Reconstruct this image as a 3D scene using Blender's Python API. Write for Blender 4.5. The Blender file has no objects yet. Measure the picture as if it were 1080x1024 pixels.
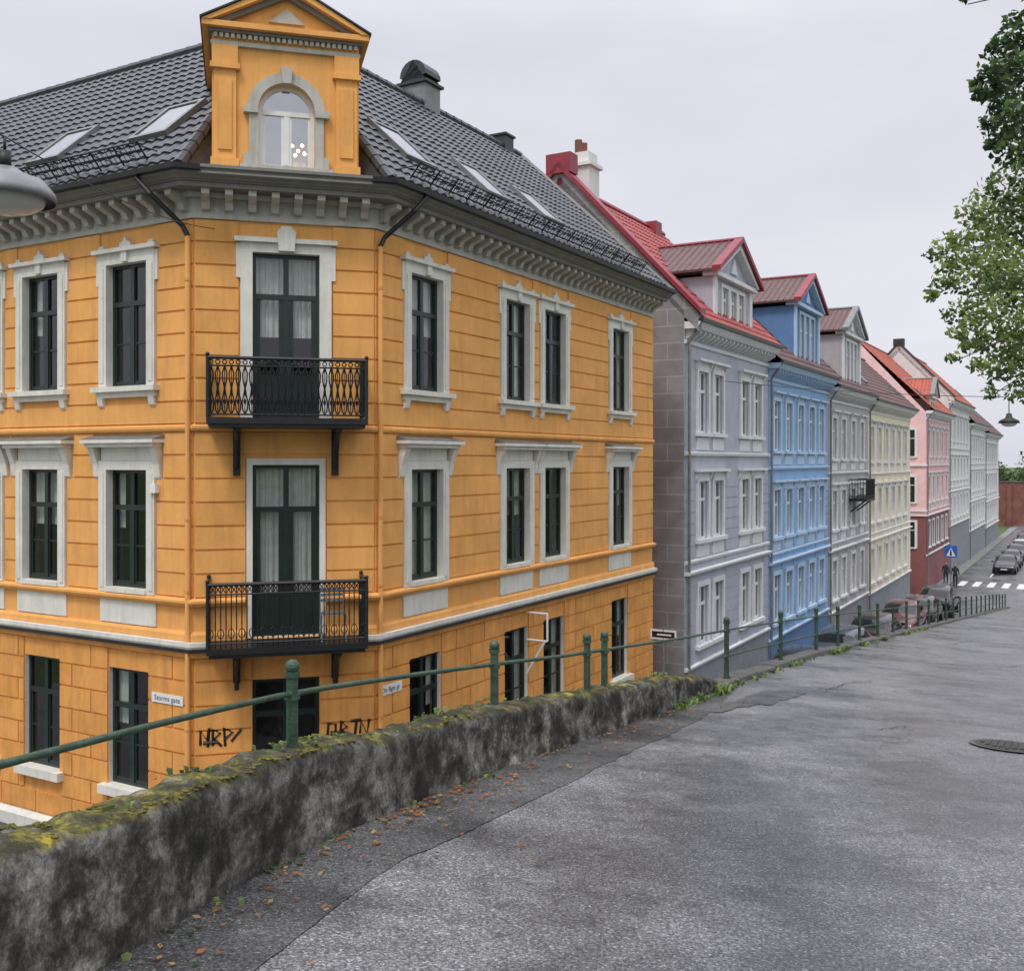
import bpy, bmesh, math, random
from mathutils import Vector, Matrix, noise
random.seed(7)
scene=bpy.context.scene
COL=scene.collection
S3=math.sqrt(3)/2
U=(0.5,S3); E=(S3,-0.5)
def P(s,q,z=0.0): return Vector((s*U[0]+q*E[0], s*U[1]+q*E[1], z))

# ------------------------------------------------------------------ materials
def newmat(name):
    m=bpy.data.materials.new(name); m.use_nodes=True
    nt=m.node_tree; b=nt.nodes["Principled BSDF"]
    return m,nt,b
def N(nt,t,**kw):
    n=nt.nodes.new(t)
    for k,v in kw.items():
        if hasattr(n,k): setattr(n,k,v)
        else: n.inputs[k].default_value=v
    return n
def ramp(nt,stops):
    r=nt.nodes.new('ShaderNodeValToRGB'); e=r.color_ramp.elements
    while len(e)<len(stops): e.new(0.5)
    for i,(p,c) in enumerate(stops):
        e[i].position=p; e[i].color=(c if len(c)==4 else (*c,1))
    return r
def g(v): return (v,v,v,1)
def mat(name,c,rough=0.7,var=0.15,scale=2.0,bump=0.15,bscale=40,metal=0.0,streak=0.0,streakcol=(0.12,0.11,0.09),spec=0.5):
    m,nt,b=newmat(name); L=nt.links
    tc=N(nt,'ShaderNodeTexCoord')
    n=N(nt,'ShaderNodeTexNoise'); n.inputs['Scale'].default_value=scale; n.inputs['Detail'].default_value=5; n.inputs['Roughness'].default_value=0.65
    L.new(tc.outputs['Object'],n.inputs['Vector'])
    lo=tuple(max(0,x*(1-var)) for x in c); hi=tuple(min(1,x*(1+var)) for x in c)
    r=ramp(nt,[(0.3,lo),(0.7,hi)]); L.new(n.outputs['Fac'],r.inputs['Fac'])
    out=r.outputs['Color']
    if streak>0:
        mp=N(nt,'ShaderNodeMapping'); mp.inputs['Scale'].default_value=(3.0,3.0,0.35)
        L.new(tc.outputs['Object'],mp.inputs['Vector'])
        n3=N(nt,'ShaderNodeTexNoise'); n3.inputs['Scale'].default_value=2.0; n3.inputs['Detail'].default_value=7; n3.inputs['Roughness'].default_value=0.7
        L.new(mp.outputs['Vector'],n3.inputs['Vector'])
        r3=ramp(nt,[(0.46,g(0)),(0.8,g(streak))]); L.new(n3.outputs['Fac'],r3.inputs['Fac'])
        mx=N(nt,'ShaderNodeMixRGB'); L.new(r3.outputs['Color'],mx.inputs['Fac']); L.new(out,mx.inputs['Color1']); mx.inputs['Color2'].default_value=(*streakcol,1)
        out=mx.outputs['Color']
    L.new(out,b.inputs['Base Color'])
    b.inputs['Roughness'].default_value=rough; b.inputs['Metallic'].default_value=metal
    b.inputs['Specular IOR Level'].default_value=spec
    if bump>0:
        n2=N(nt,'ShaderNodeTexNoise'); n2.inputs['Scale'].default_value=bscale; n2.inputs['Detail'].default_value=3
        L.new(tc.outputs['Object'],n2.inputs['Vector'])
        bp=N(nt,'ShaderNodeBump'); bp.inputs['Strength'].default_value=bump; bp.inputs['Distance'].default_value=0.02
        L.new(n2.outputs['Fac'],bp.inputs['Height']); L.new(bp.outputs['Normal'],b.inputs['Normal'])
    return m

M={}
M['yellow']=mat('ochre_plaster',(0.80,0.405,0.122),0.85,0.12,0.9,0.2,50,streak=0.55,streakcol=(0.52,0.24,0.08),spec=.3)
M['yellow2']=mat('ochre_plaster_variant',(0.775,0.388,0.114),0.85,0.13,1.3,0.2,50,streak=0.6,streakcol=(0.48,0.22,0.075),spec=.3)  # slightly deeper ochre tone for randomly picked courses and the dormer panels
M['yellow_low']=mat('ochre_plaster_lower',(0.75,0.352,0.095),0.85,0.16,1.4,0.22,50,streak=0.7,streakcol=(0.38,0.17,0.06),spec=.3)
M['yellow_low2']=mat('ochre_plaster_lower_variant',(0.70,0.322,0.085),0.85,0.16,1.8,0.22,50,streak=0.75,streakcol=(0.34,0.15,0.05),spec=.3)  # second ochre tone of the lower storey, picked at random per block
M['trim']=mat('stone_white_trim',(0.70,0.69,0.62),0.7,0.09,3,0.12,50,streak=0.5,streakcol=(0.36,0.34,0.28))
M['cornice']=mat('cornice_grey',(0.19,0.185,0.165),0.7,0.14,3,0.12,50,streak=0.3,streakcol=(0.09,0.09,0.075))
M['cornice_l']=mat('cornice_light',(0.46,0.45,0.40),0.7,0.12,3,0.12,50,streak=0.5,streakcol=(0.18,0.17,0.145))
M['frame']=mat('dark_green_paint',(0.014,0.026,0.022),0.35,0.2,5,0.0)
M['wframe']=mat('white_paint',(0.75,0.75,0.73),0.45,0.05,5,0.0)
M['iron']=mat('wrought_iron',(0.010,0.010,0.012),0.5,0.3,8,0.0)
M['slate']=mat('glazed_grey_tile',(0.044,0.048,0.056),0.36,0.4,2.2,0.0)
M['metal']=mat('dark_sheet_metal',(0.045,0.047,0.05),0.4,0.2,3,0.0,metal=0.3)
M['zinc']=mat('zinc_grey',(0.20,0.205,0.21),0.45,0.25,4,0.05,40,metal=0.3)
M['redtile']=mat('red_clay_tile',(0.33,0.055,0.045),0.55,0.3,4,0.0)
M['redpaint']=mat('crimson_sheet_metal',(0.26,0.026,0.045),0.45,0.15,3,0.0)
M['browntile']=mat('brown_tile',(0.11,0.05,0.045),0.5,0.35,4,0.0)
M['orangetile']=mat('orange_tile',(0.38,0.085,0.05),0.6,0.25,4,0.0)
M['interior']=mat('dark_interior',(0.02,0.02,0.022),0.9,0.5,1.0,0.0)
M['curtain']=mat('curtain_cloth',(0.66,0.66,0.63),0.9,0.12,6,0.0)
M['bluegrey']=mat('blue_grey_plaster',(0.42,0.44,0.50),0.75,0.1,1.5,0.1,60,streak=0.45,streakcol=(0.25,0.27,0.31))
M['white2']=mat('pale_trim',(0.70,0.71,0.71),0.7,0.07,3,0.05,50,streak=0.35,streakcol=(0.38,0.39,0.39))
M['blue']=mat('blue_plaster',(0.25,0.42,0.64),0.75,0.1,1.5,0.1,60,streak=0.45,streakcol=(0.14,0.25,0.42))
M['bluetrim']=mat('pale_blue_trim',(0.45,0.58,0.74),0.7,0.07,3,0.0)
M['bluedk']=mat('deep_blue_plaster',(0.11,0.22,0.42),0.75,0.1,1.5,0.1,60,streak=.3,streakcol=(.07,.13,.25))
M['grey2']=mat('grey_plaster',(0.42,0.41,0.42),0.75,0.1,1.5,0.1,60,streak=0.4,streakcol=(0.22,0.22,0.22))
M['cream']=mat('cream_plaster',(0.78,0.72,0.54),0.75,0.08,1.5,0.1,60,streak=0.35,streakcol=(0.45,0.41,0.30))
M['pink']=mat('pink_plaster',(0.76,0.42,0.43),0.75,0.1,1.5,0.1,60)
M['pink_side']=mat('pink_plaster_brightened',(0.80,0.52,0.52),0.8,0.1,1.5,0.1,60)  # house pink with extra brightness put into the colour; side wall rendered too dark
M['maroon']=mat('maroon_plaster',(0.24,0.09,0.09),0.75,0.1,1.5,0.1,60)
M['whitepl']=mat('white_plaster',(0.70,0.70,0.68),0.75,0.08,1.5,0.1,60,streak=0.3,streakcol=(0.4,0.4,0.38))
M['base']=mat('basement_render_grey',(0.26,0.28,0.30),0.85,0.15,2,0.2,40,streak=0.4)
M['brick']=mat('weathered_red_wall',(0.20,0.075,0.06),0.85,0.35,1.0,0.2,20,streak=0.5)
M['black']=mat('black_paint',(0.01,0.01,0.01),0.5,0.1,3,0)
M['greenpost']=mat('green_post_paint',(0.035,0.075,0.045),0.5,0.5,14,0.3,60,streak=0.5,streakcol=(0.05,0.045,0.03))
M['kerb']=mat('kerb_stone',(0.10,0.10,0.095),0.85,0.4,6,0.5,30)
M['bark']=mat('bark',(0.07,0.055,0.04),0.9,0.4,6,0.8,25)
M['grass']=mat('grass_ground',(0.06,0.10,0.03),0.95,0.5,1.0,0.5,15)
M['pave']=mat('pavement',(0.20,0.20,0.20),0.85,0.25,2,0.2,40)
M['line']=mat('road_paint',(0.7,0.7,0.68),0.7,0.15,5,0.1,40)
M['tyre']=mat('tyre_rubber',(0.02,0.02,0.02),0.85,0.1,3,0)
M['rim']=mat('alloy_rim',(0.4,0.4,0.42),0.3,0.05,3,0,metal=0.8)
M['lampw']=mat('lamp_lens',(0.6,0.6,0.58),0.2,0.05,3,0)
M['lampr']=mat('tail_lamp_red',(0.45,0.02,0.02),0.2,0.05,3,0)
M['signblue']=mat('sign_blue',(0.02,0.12,0.5),0.4,0.05,3,0)
M['signwhite']=mat('sign_white',(0.75,0.75,0.75),0.4,0.05,3,0)
M['skin']=mat('skin',(0.5,0.3,0.22),0.6,0.05,3,0)
M['cloth']=mat('dark_cloth',(0.03,0.035,0.05),0.9,0.1,3,0)
M['iron_cover']=mat('cast_iron',(0.035,0.033,0.03),0.6,0.4,20,0.6,60)
M['moss']=mat('moss',(0.12,0.11,0.02),0.95,0.75,7,0.9,80)

def leafmat(name,c):
    m,nt,b=newmat(name); L=nt.links
    tc=N(nt,'ShaderNodeTexCoord'); n=N(nt,'ShaderNodeTexNoise'); n.inputs['Scale'].default_value=5; n.inputs['Detail'].default_value=2
    L.new(tc.outputs['Object'],n.inputs['Vector'])
    r=ramp(nt,[(0.3,tuple(x*0.55 for x in c)),(0.7,tuple(x*1.5 for x in c))]); L.new(n.outputs['Fac'],r.inputs['Fac'])
    L.new(r.outputs['Color'],b.inputs['Base Color']); b.inputs['Roughness'].default_value=0.55
    tr=N(nt,'ShaderNodeBsdfTranslucent'); L.new(r.outputs['Color'],tr.inputs['Color'])
    mx=N(nt,'ShaderNodeMixShader'); mx.inputs['Fac'].default_value=0.4
    L.new(b.outputs['BSDF'],mx.inputs[1]); L.new(tr.outputs['BSDF'],mx.inputs[2])
    L.new(mx.outputs['Shader'],nt.nodes['Material Output'].inputs['Surface'])
    return m
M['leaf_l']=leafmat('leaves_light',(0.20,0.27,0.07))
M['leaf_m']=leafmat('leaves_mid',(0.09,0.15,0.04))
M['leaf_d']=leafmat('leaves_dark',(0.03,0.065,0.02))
M['leaf_fall']=leafmat('fallen_leaves',(0.30,0.10,0.03))
M['leaf_fall2']=leafmat('fallen_leaves_tan',(0.35,0.22,0.08))

def glass(name,extra=0.0,tint=(0.78,0.83,0.81)):
    m,nt,b=newmat(name); L=nt.links
    nt.nodes.remove(b)
    t=N(nt,'ShaderNodeBsdfTransparent'); t.inputs['Color'].default_value=(*tint,1)
    gl=N(nt,'ShaderNodeBsdfGlossy'); gl.inputs['Roughness'].default_value=0.03; gl.inputs['Color'].default_value=(0.95,0.97,1,1)
    tc=N(nt,'ShaderNodeTexCoord'); n=N(nt,'ShaderNodeTexNoise'); n.inputs['Scale'].default_value=1.6; n.inputs['Detail'].default_value=1; L.new(tc.outputs['Object'],n.inputs['Vector'])
    bp=N(nt,'ShaderNodeBump'); bp.inputs['Strength'].default_value=0.15; bp.inputs['Distance'].default_value=0.05
    L.new(n.outputs['Fac'],bp.inputs['Height']); L.new(bp.outputs['Normal'],gl.inputs['Normal'])
    f=N(nt,'ShaderNodeLayerWeight'); f.inputs['Blend'].default_value=0.5
    pw=N(nt,'ShaderNodeMath',operation='POWER'); L.new(f.outputs['Facing'],pw.inputs[0]); pw.inputs[1].default_value=4.0
    a=N(nt,'ShaderNodeMath',operation='ADD'); L.new(pw.outputs[0],a.inputs[0]); a.inputs[1].default_value=0.07+extra; a.use_clamp=True
    mx=N(nt,'ShaderNodeMixShader'); L.new(a.outputs[0],mx.inputs['Fac']); L.new(t.outputs[0],mx.inputs[1]); L.new(gl.outputs[0],mx.inputs[2])
    L.new(mx.outputs[0],nt.nodes['Material Output'].inputs['Surface'])
    return m
M['glass']=glass('window_glass')
M['skyglass']=glass('skylight_glass',extra=0.05)
M['dglass']=glass('dormer_glass',extra=0.42)
m,nt,b=newmat('lamp_bulb_glow'); b.inputs['Emission Color'].default_value=(1,0.5,0.12,1); b.inputs['Emission Strength'].default_value=22; b.inputs['Base Color'].default_value=(1,.8,.5,1); M['bulb']=m
def carpaint(name,c):
    m=mat(name,c,0.25,0.03,2,0); m.node_tree.nodes['Principled BSDF'].inputs['Coat Weight'].default_value=0.6; return m
m,nt,b=newmat('car_glass'); b.inputs['Base Color'].default_value=(0.015,0.018,0.02,1); b.inputs['Roughness'].default_value=0.05; M['carglass']=m

def blockwall(name,c,c2,bw=1.2,bh=0.45,mort=0.02):
    m,nt,b=newmat(name); L=nt.links
    tc=N(nt,'ShaderNodeTexCoord'); sp=N(nt,'ShaderNodeSeparateXYZ'); L.new(tc.outputs['Object'],sp.inputs[0])
    ad=N(nt,'ShaderNodeMath',operation='ADD'); L.new(sp.outputs['X'],ad.inputs[0]); L.new(sp.outputs['Y'],ad.inputs[1])
    cb=N(nt,'ShaderNodeCombineXYZ'); L.new(ad.outputs[0],cb.inputs['X']); L.new(sp.outputs['Z'],cb.inputs['Y'])
    br=N(nt,'ShaderNodeTexBrick'); br.inputs['Scale'].default_value=1; br.inputs['Brick Width'].default_value=bw; br.inputs['Row Height'].default_value=bh; br.inputs['Mortar Size'].default_value=mort
    br.inputs['Color1'].default_value=(*c,1); br.inputs['Color2'].default_value=(*[x*1.12 for x in c],1); br.inputs['Mortar'].default_value=(*c2,1)
    L.new(cb.outputs[0],br.inputs['Vector'])
    n=N(nt,'ShaderNodeTexNoise'); n.inputs['Scale'].default_value=1.5; n.inputs['Detail'].default_value=6; L.new(tc.outputs['Object'],n.inputs['Vector'])
    r=ramp(nt,[(0.3,g(0.75)),(0.7,g(1.1))]); L.new(n.outputs['Fac'],r.inputs['Fac'])
    mx=N(nt,'ShaderNodeMixRGB',blend_type='MULTIPLY'); mx.inputs['Fac'].default_value=1
    L.new(br.outputs['Color'],mx.inputs['Color1']); L.new(r.outputs['Color'],mx.inputs['Color2']); L.new(mx.outputs['Color'],b.inputs['Base Color'])
    b.inputs['Roughness'].default_value=0.85
    return m
M['firewall']=blockwall('grey_fire_wall',(0.26,0.26,0.27),(0.40,0.40,0.41),1.1,.52,.018)

# asphalt
def asphalt(name,lo,hi,speck=0.85,wet=(.22,.58)):
    m,nt,b=newmat(name); L=nt.links
    tc=N(nt,'ShaderNodeTexCoord')
    def noi(sc,det=5,rg=0.6,dist=0.0):
        n=N(nt,'ShaderNodeTexNoise'); n.inputs['Scale'].default_value=sc; n.inputs['Detail'].default_value=det; n.inputs['Roughness'].default_value=rg; n.inputs['Distortion'].default_value=dist
        L.new(tc.outputs['Object'],n.inputs['Vector']); return n
    def mul(a,c_,f):
        x=N(nt,'ShaderNodeMixRGB',blend_type='MULTIPLY'); x.inputs['Fac'].default_value=f; L.new(a,x.inputs['Color1']); L.new(c_,x.inputs['Color2']); return x.outputs['Color']
    n1=noi(0.5,6,0.66); r1=ramp(nt,[(0.40,(*lo,1)),(0.60,(*hi,1))]); L.new(n1.outputs['Fac'],r1.inputs['Fac'])
    n2=noi(70,3,0.8); r2=ramp(nt,[(0.38,g(0.30)),(0.50,g(0.95)),(0.62,g(1.9))]); L.new(n2.outputs['Fac'],r2.inputs['Fac'])
    v=N(nt,'ShaderNodeTexVoronoi'); v.inputs['Scale'].default_value=100; L.new(tc.outputs['Object'],v.inputs['Vector'])
    sv=N(nt,'ShaderNodeSeparateXYZ'); L.new(v.outputs['Color'],sv.inputs[0])
    rv=ramp(nt,[(0.0,g(0.5)),(0.5,g(0.95)),(0.88,g(1.15)),(0.93,g(2.1))]); L.new(sv.outputs['X'],rv.inputs['Fac'])
    o=mul(r1.outputs['Color'],r2.outputs['Color'],speck); o=mul(o,rv.outputs['Color'],speck)
    n3=noi(1.7,9,0.78,.15); r3=ramp(nt,[(0.38,g(0.50)),(0.47,g(.85)),(0.52,g(1.0)),(.62,g(1.10))]); L.new(n3.outputs['Fac'],r3.inputs['Fac'])
    o=mul(o,r3.outputs['Color'],.75)
    L.new(o,b.inputs['Base Color'])
    rr=ramp(nt,[(0.42,g(wet[0])),(0.58,g(wet[1]))]); L.new(n1.outputs['Fac'],rr.inputs['Fac']); L.new(rr.outputs['Color'],b.inputs['Roughness'])
    bp=N(nt,'ShaderNodeBump'); bp.inputs['Strength'].default_value=0.5; bp.inputs['Distance'].default_value=0.006; L.new(n2.outputs['Fac'],bp.inputs['Height'])
    L.new(bp.outputs['Normal'],b.inputs['Normal'])
    return m
M['asphalt']=asphalt('asphalt',(0.078,0.080,0.085),(0.172,0.173,0.177))
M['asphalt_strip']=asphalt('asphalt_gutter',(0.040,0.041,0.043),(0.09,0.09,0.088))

# old concrete with moss
def concrete():
    m,nt,b=newmat('old_concrete_wall'); L=nt.links
    tc=N(nt,'ShaderNodeTexCoord')
    def noi(sc,det=8,rg=0.6,vec=None,dist=0):
        n=N(nt,'ShaderNodeTexNoise'); n.inputs['Scale'].default_value=sc; n.inputs['Detail'].default_value=det; n.inputs['Roughness'].default_value=rg; n.inputs['Distortion'].default_value=dist
        L.new(vec or tc.outputs['Object'],n.inputs['Vector']); return n
    def mul(a,c_,f):
        x=N(nt,'ShaderNodeMixRGB',blend_type='MULTIPLY'); x.inputs['Fac'].default_value=f; L.new(a,x.inputs['Color1']); L.new(c_,x.inputs['Color2']); return x.outputs['Color']
    n1=noi(4.2,14,0.76); r1=ramp(nt,[(0.38,(0.012,0.010,0.008,1)),(0.46,(0.045,0.040,0.032,1)),(0.52,(0.12,0.112,0.095,1)),(0.58,(0.25,0.24,0.215,1)),(0.70,(0.44,0.43,0.40,1))]); L.new(n1.outputs['Fac'],r1.inputs['Fac'])
    n0=noi(1.0,4,0.6); r0=ramp(nt,[(0.38,g(0.45)),(0.6,g(1.15))]); L.new(n0.outputs['Fac'],r0.inputs['Fac'])
    mps=N(nt,'ShaderNodeMapping'); mps.inputs['Scale'].default_value=(1.0,1.0,11.0); L.new(tc.outputs['Object'],mps.inputs['Vector'])
    ns=noi(1.2,5,0.6,mps.outputs['Vector']); rs_=ramp(nt,[(0.40,g(0.5)),(0.55,g(1.1))]); L.new(ns.outputs['Fac'],rs_.inputs['Fac'])
    n2=noi(75,3,0.75); r2=ramp(nt,[(0.35,g(0.5)),(0.65,g(1.35))]); L.new(n2.outputs['Fac'],r2.inputs['Fac'])
    o=mul(r1.outputs['Color'],r0.outputs['Color'],.8); o=mul(o,rs_.outputs['Color'],.6); o=mul(o,r2.outputs['Color'],.75)
    ge=N(nt,'ShaderNodeNewGeometry'); sp=N(nt,'ShaderNodeSeparateXYZ'); L.new(ge.outputs['Normal'],sp.inputs[0])
    rz=ramp(nt,[(0.30,g(0)),(0.75,g(1))]); L.new(sp.outputs['Z'],rz.inputs['Fac'])
    n3=noi(3.5,8,0.75); r3=ramp(nt,[(0.44,g(0.25)),(0.52,g(1))]); L.new(n3.outputs['Fac'],r3.inputs['Fac'])
    mm=N(nt,'ShaderNodeMath',operation='MULTIPLY'); L.new(rz.outputs['Color'],mm.inputs[0]); L.new(r3.outputs['Color'],mm.inputs[1])
    n4=noi(5.5,8,0.78); r4=ramp(nt,[(0.38,(0.014,0.015,0.006,1)),(0.50,(0.045,0.043,0.012,1)),(0.57,(0.13,0.12,0.02,1)),(0.66,(0.40,0.32,0.03,1))]); L.new(n4.outputs['Fac'],r4.inputs['Fac'])
    m2=N(nt,'ShaderNodeMixRGB'); L.new(mm.outputs[0],m2.inputs['Fac']); L.new(o,m2.inputs['Color1']); L.new(r4.outputs['Color'],m2.inputs['Color2'])
    L.new(m2.outputs['Color'],b.inputs['Base Color']); b.inputs['Roughness'].default_value=0.9
    bp=N(nt,'ShaderNodeBump'); bp.inputs['Strength'].default_value=0.6; bp.inputs['Distance'].default_value=0.025; L.new(n1.outputs['Fac'],bp.inputs['Height'])
    bp2=N(nt,'ShaderNodeBump'); bp2.inputs['Strength'].default_value=0.5; bp2.inputs['Distance'].default_value=0.008; L.new(n2.outputs['Fac'],bp2.inputs['Height']); L.new(bp.outputs['Normal'],bp2.inputs['Normal'])
    L.new(bp2.outputs['Normal'],b.inputs['Normal'])
    return m
M['concrete']=concrete()

# ------------------------------------------------------------------ mesh builder
class MB:
    def __init__(s): s.v=[]; s.f=[]; s.mi=[]; s.mats=[]; s.T=None; s.cur=0
    def mat(s,k):
        if k not in s.mats: s.mats.append(k)
        s.cur=s.mats.index(k); return s
    def pt(s,p):
        p=Vector(p)
        if s.T is not None: p=s.T(p)
        s.v.append(tuple(p)); return len(s.v)-1
    def face(s,idx): s.f.append(tuple(idx)); s.mi.append(s.cur)
    def poly(s,pts): s.face([s.pt(p) for p in pts])
    def box(s,x0,x1,y0,y1,z0,z1):
        i=[s.pt(p) for p in ((x0,y0,z0),(x1,y0,z0),(x1,y1,z0),(x0,y1,z0),(x0,y0,z1),(x1,y0,z1),(x1,y1,z1),(x0,y1,z1))]
        for q in ((0,1,2,3),(4,5,6,7),(0,1,5,4),(1,2,6,5),(2,3,7,6),(3,0,4,7)): s.face([i[k] for k in q])
    def prism(s,pts,vec):
        vec=Vector(vec); a=[s.pt(p) for p in pts]; b=[s.pt(Vector(p)+vec) for p in pts]
        s.face(a); s.face(b[::-1]); n=len(a)
        for k in range(n): s.face([a[k],a[(k+1)%n],b[(k+1)%n],b[k]])
    def tube(s,path,r,n=6,cap=True):
        path=[Vector(p) for p in path]; R=r if isinstance(r,(list,tuple)) else [r]*len(path)
        rings=[]; up=None
        for k,p in enumerate(path):
            d=(path[min(k+1,len(path)-1)]-path[max(k-1,0)])
            if d.length<1e-9: d=Vector((0,0,1))
            d.normalize()
            if up is None:
                up=Vector((0,0,1)) if abs(d.z)<0.9 else Vector((1,0,0))
            a=d.cross(up)
            if a.length<1e-4: a=d.cross(Vector((0.3,1,0.2)))
            a.normalize(); b=a.cross(d).normalized(); up=b
            rings.append([s.pt(p+R[k]*(math.cos(2*math.pi*j/n)*a+math.sin(2*math.pi*j/n)*b)) for j in range(n)])
        for k in range(len(rings)-1):
            for j in range(n): s.face([rings[k][j],rings[k][(j+1)%n],rings[k+1][(j+1)%n],rings[k+1][j]])
        if cap: s.face(rings[0][::-1]); s.face(rings[-1])
    def cyl(s,c,r,h,n=16,r2=None):
        c=Vector(c); s.tube([c,c+Vector((0,0,h))],[r,r if r2 is None else r2],n)
    def sphere(s,c,r,nu=12,nv=8,sc=(1,1,1)):
        c=Vector(c); rings=[]
        for i in range(nv+1):
            t=math.pi*i/nv; rr=max(math.sin(t),0.001)
            rings.append([s.pt(c+Vector((r*sc[0]*rr*math.cos(2*math.pi*j/nu),r*sc[1]*rr*math.sin(2*math.pi*j/nu),r*sc[2]*math.cos(t)))) for j in range(nu)])
        for i in range(nv):
            for j in range(nu): s.face([rings[i][j],rings[i][(j+1)%nu],rings[i+1][(j+1)%nu],rings[i+1][j]])
    def sweep(s,path,prof,z0=0):
        n=len(path); offs=[]
        for k in range(n):
            def nr(a,b):
                dx,dy=b[0]-a[0],b[1]-a[1]; l=math.hypot(dx,dy); return (dy/l,-dx/l)
            if k==0: o=nr(path[0],path[1])
            elif k==n-1: o=nr(path[-2],path[-1])
            else:
                a=nr(path[k-1],path[k]); b=nr(path[k],path[k+1]); m=(a[0]+b[0],a[1]+b[1]); l=math.hypot(*m); m=(m[0]/l,m[1]/l)
                c=m[0]*a[0]+m[1]*a[1]; o=(m[0]/c,m[1]/c)
            offs.append(o)
        rings=[[s.pt((path[k][0]+offs[k][0]*d,path[k][1]+offs[k][1]*d,z+z0)) for d,z in prof] for k in range(n)]
        m_=len(prof)
        for k in range(n-1):
            for j in range(m_): s.face([rings[k][j],rings[k][(j+1)%m_],rings[k+1][(j+1)%m_],rings[k+1][j]])
        s.face(rings[0]); s.face(rings[-1][::-1])
    def obj(s,name,parent=None,smooth=False,bevel=0):
        me=bpy.data.meshes.new(name); me.from_pydata(s.v,[],s.f)
        for k in s.mats: me.materials.append(M[k])
        me.polygons.foreach_set('material_index',s.mi)
        if smooth: me.polygons.foreach_set('use_smooth',[True]*len(s.f))
        bm=bmesh.new(); bm.from_mesh(me); bmesh.ops.recalc_face_normals(bm,faces=bm.faces); bm.to_mesh(me); bm.free()
        me.update()
        o=bpy.data.objects.new(name,me); COL.objects.link(o)
        if parent: o.parent=parent
        if bevel:
            b=o.modifiers.new('bevel','BEVEL'); b.width=bevel; b.segments=2; b.limit_method='ANGLE'
        return o
def empty(name,loc=(0,0,0),rz=0):
    e=bpy.data.objects.new(name,None); e.empty_display_size=0.5; e.location=loc; e.rotation_euler=(0,0,rz); COL.objects.link(e); return e

def wall(mb,a0,a1,z0,z1,ops,depth=0.16,revealmat=None):
    A=sorted(set([a0,a1]+[x for o in ops for x in (o[0],o[1])])); Z=sorted(set([z0,z1]+[x for o in ops for x in (o[2],o[3])]))
    A=[x for x in A if a0<=x<=a1]; Z=[x for x in Z if z0<=x<=z1]
    for i in range(len(A)-1):
        for j in range(len(Z)-1):
            ca=(A[i]+A[i+1])/2; cz=(Z[j]+Z[j+1])/2
            if any(o[0]<ca<o[1] and o[2]<cz<o[3] for o in ops): continue
            mb.poly([(A[i],0,Z[j]),(A[i+1],0,Z[j]),(A[i+1],0,Z[j+1]),(A[i],0,Z[j+1])])
    if revealmat: mb.mat(revealmat)
    for o in ops:
        x0,x1,w0,w1=o; d=-depth
        mb.poly([(x0,0,w0),(x0,d,w0),(x0,d,w1),(x0,0,w1)]); mb.poly([(x1,0,w0),(x1,d,w0),(x1,d,w1),(x1,0,w1)])
        mb.poly([(x0,0,w0),(x1,0,w0),(x1,d,w0),(x0,d,w0)]); mb.poly([(x0,0,w1),(x1,0,w1),(x1,d,w1),(x0,d,w1)])

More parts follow.
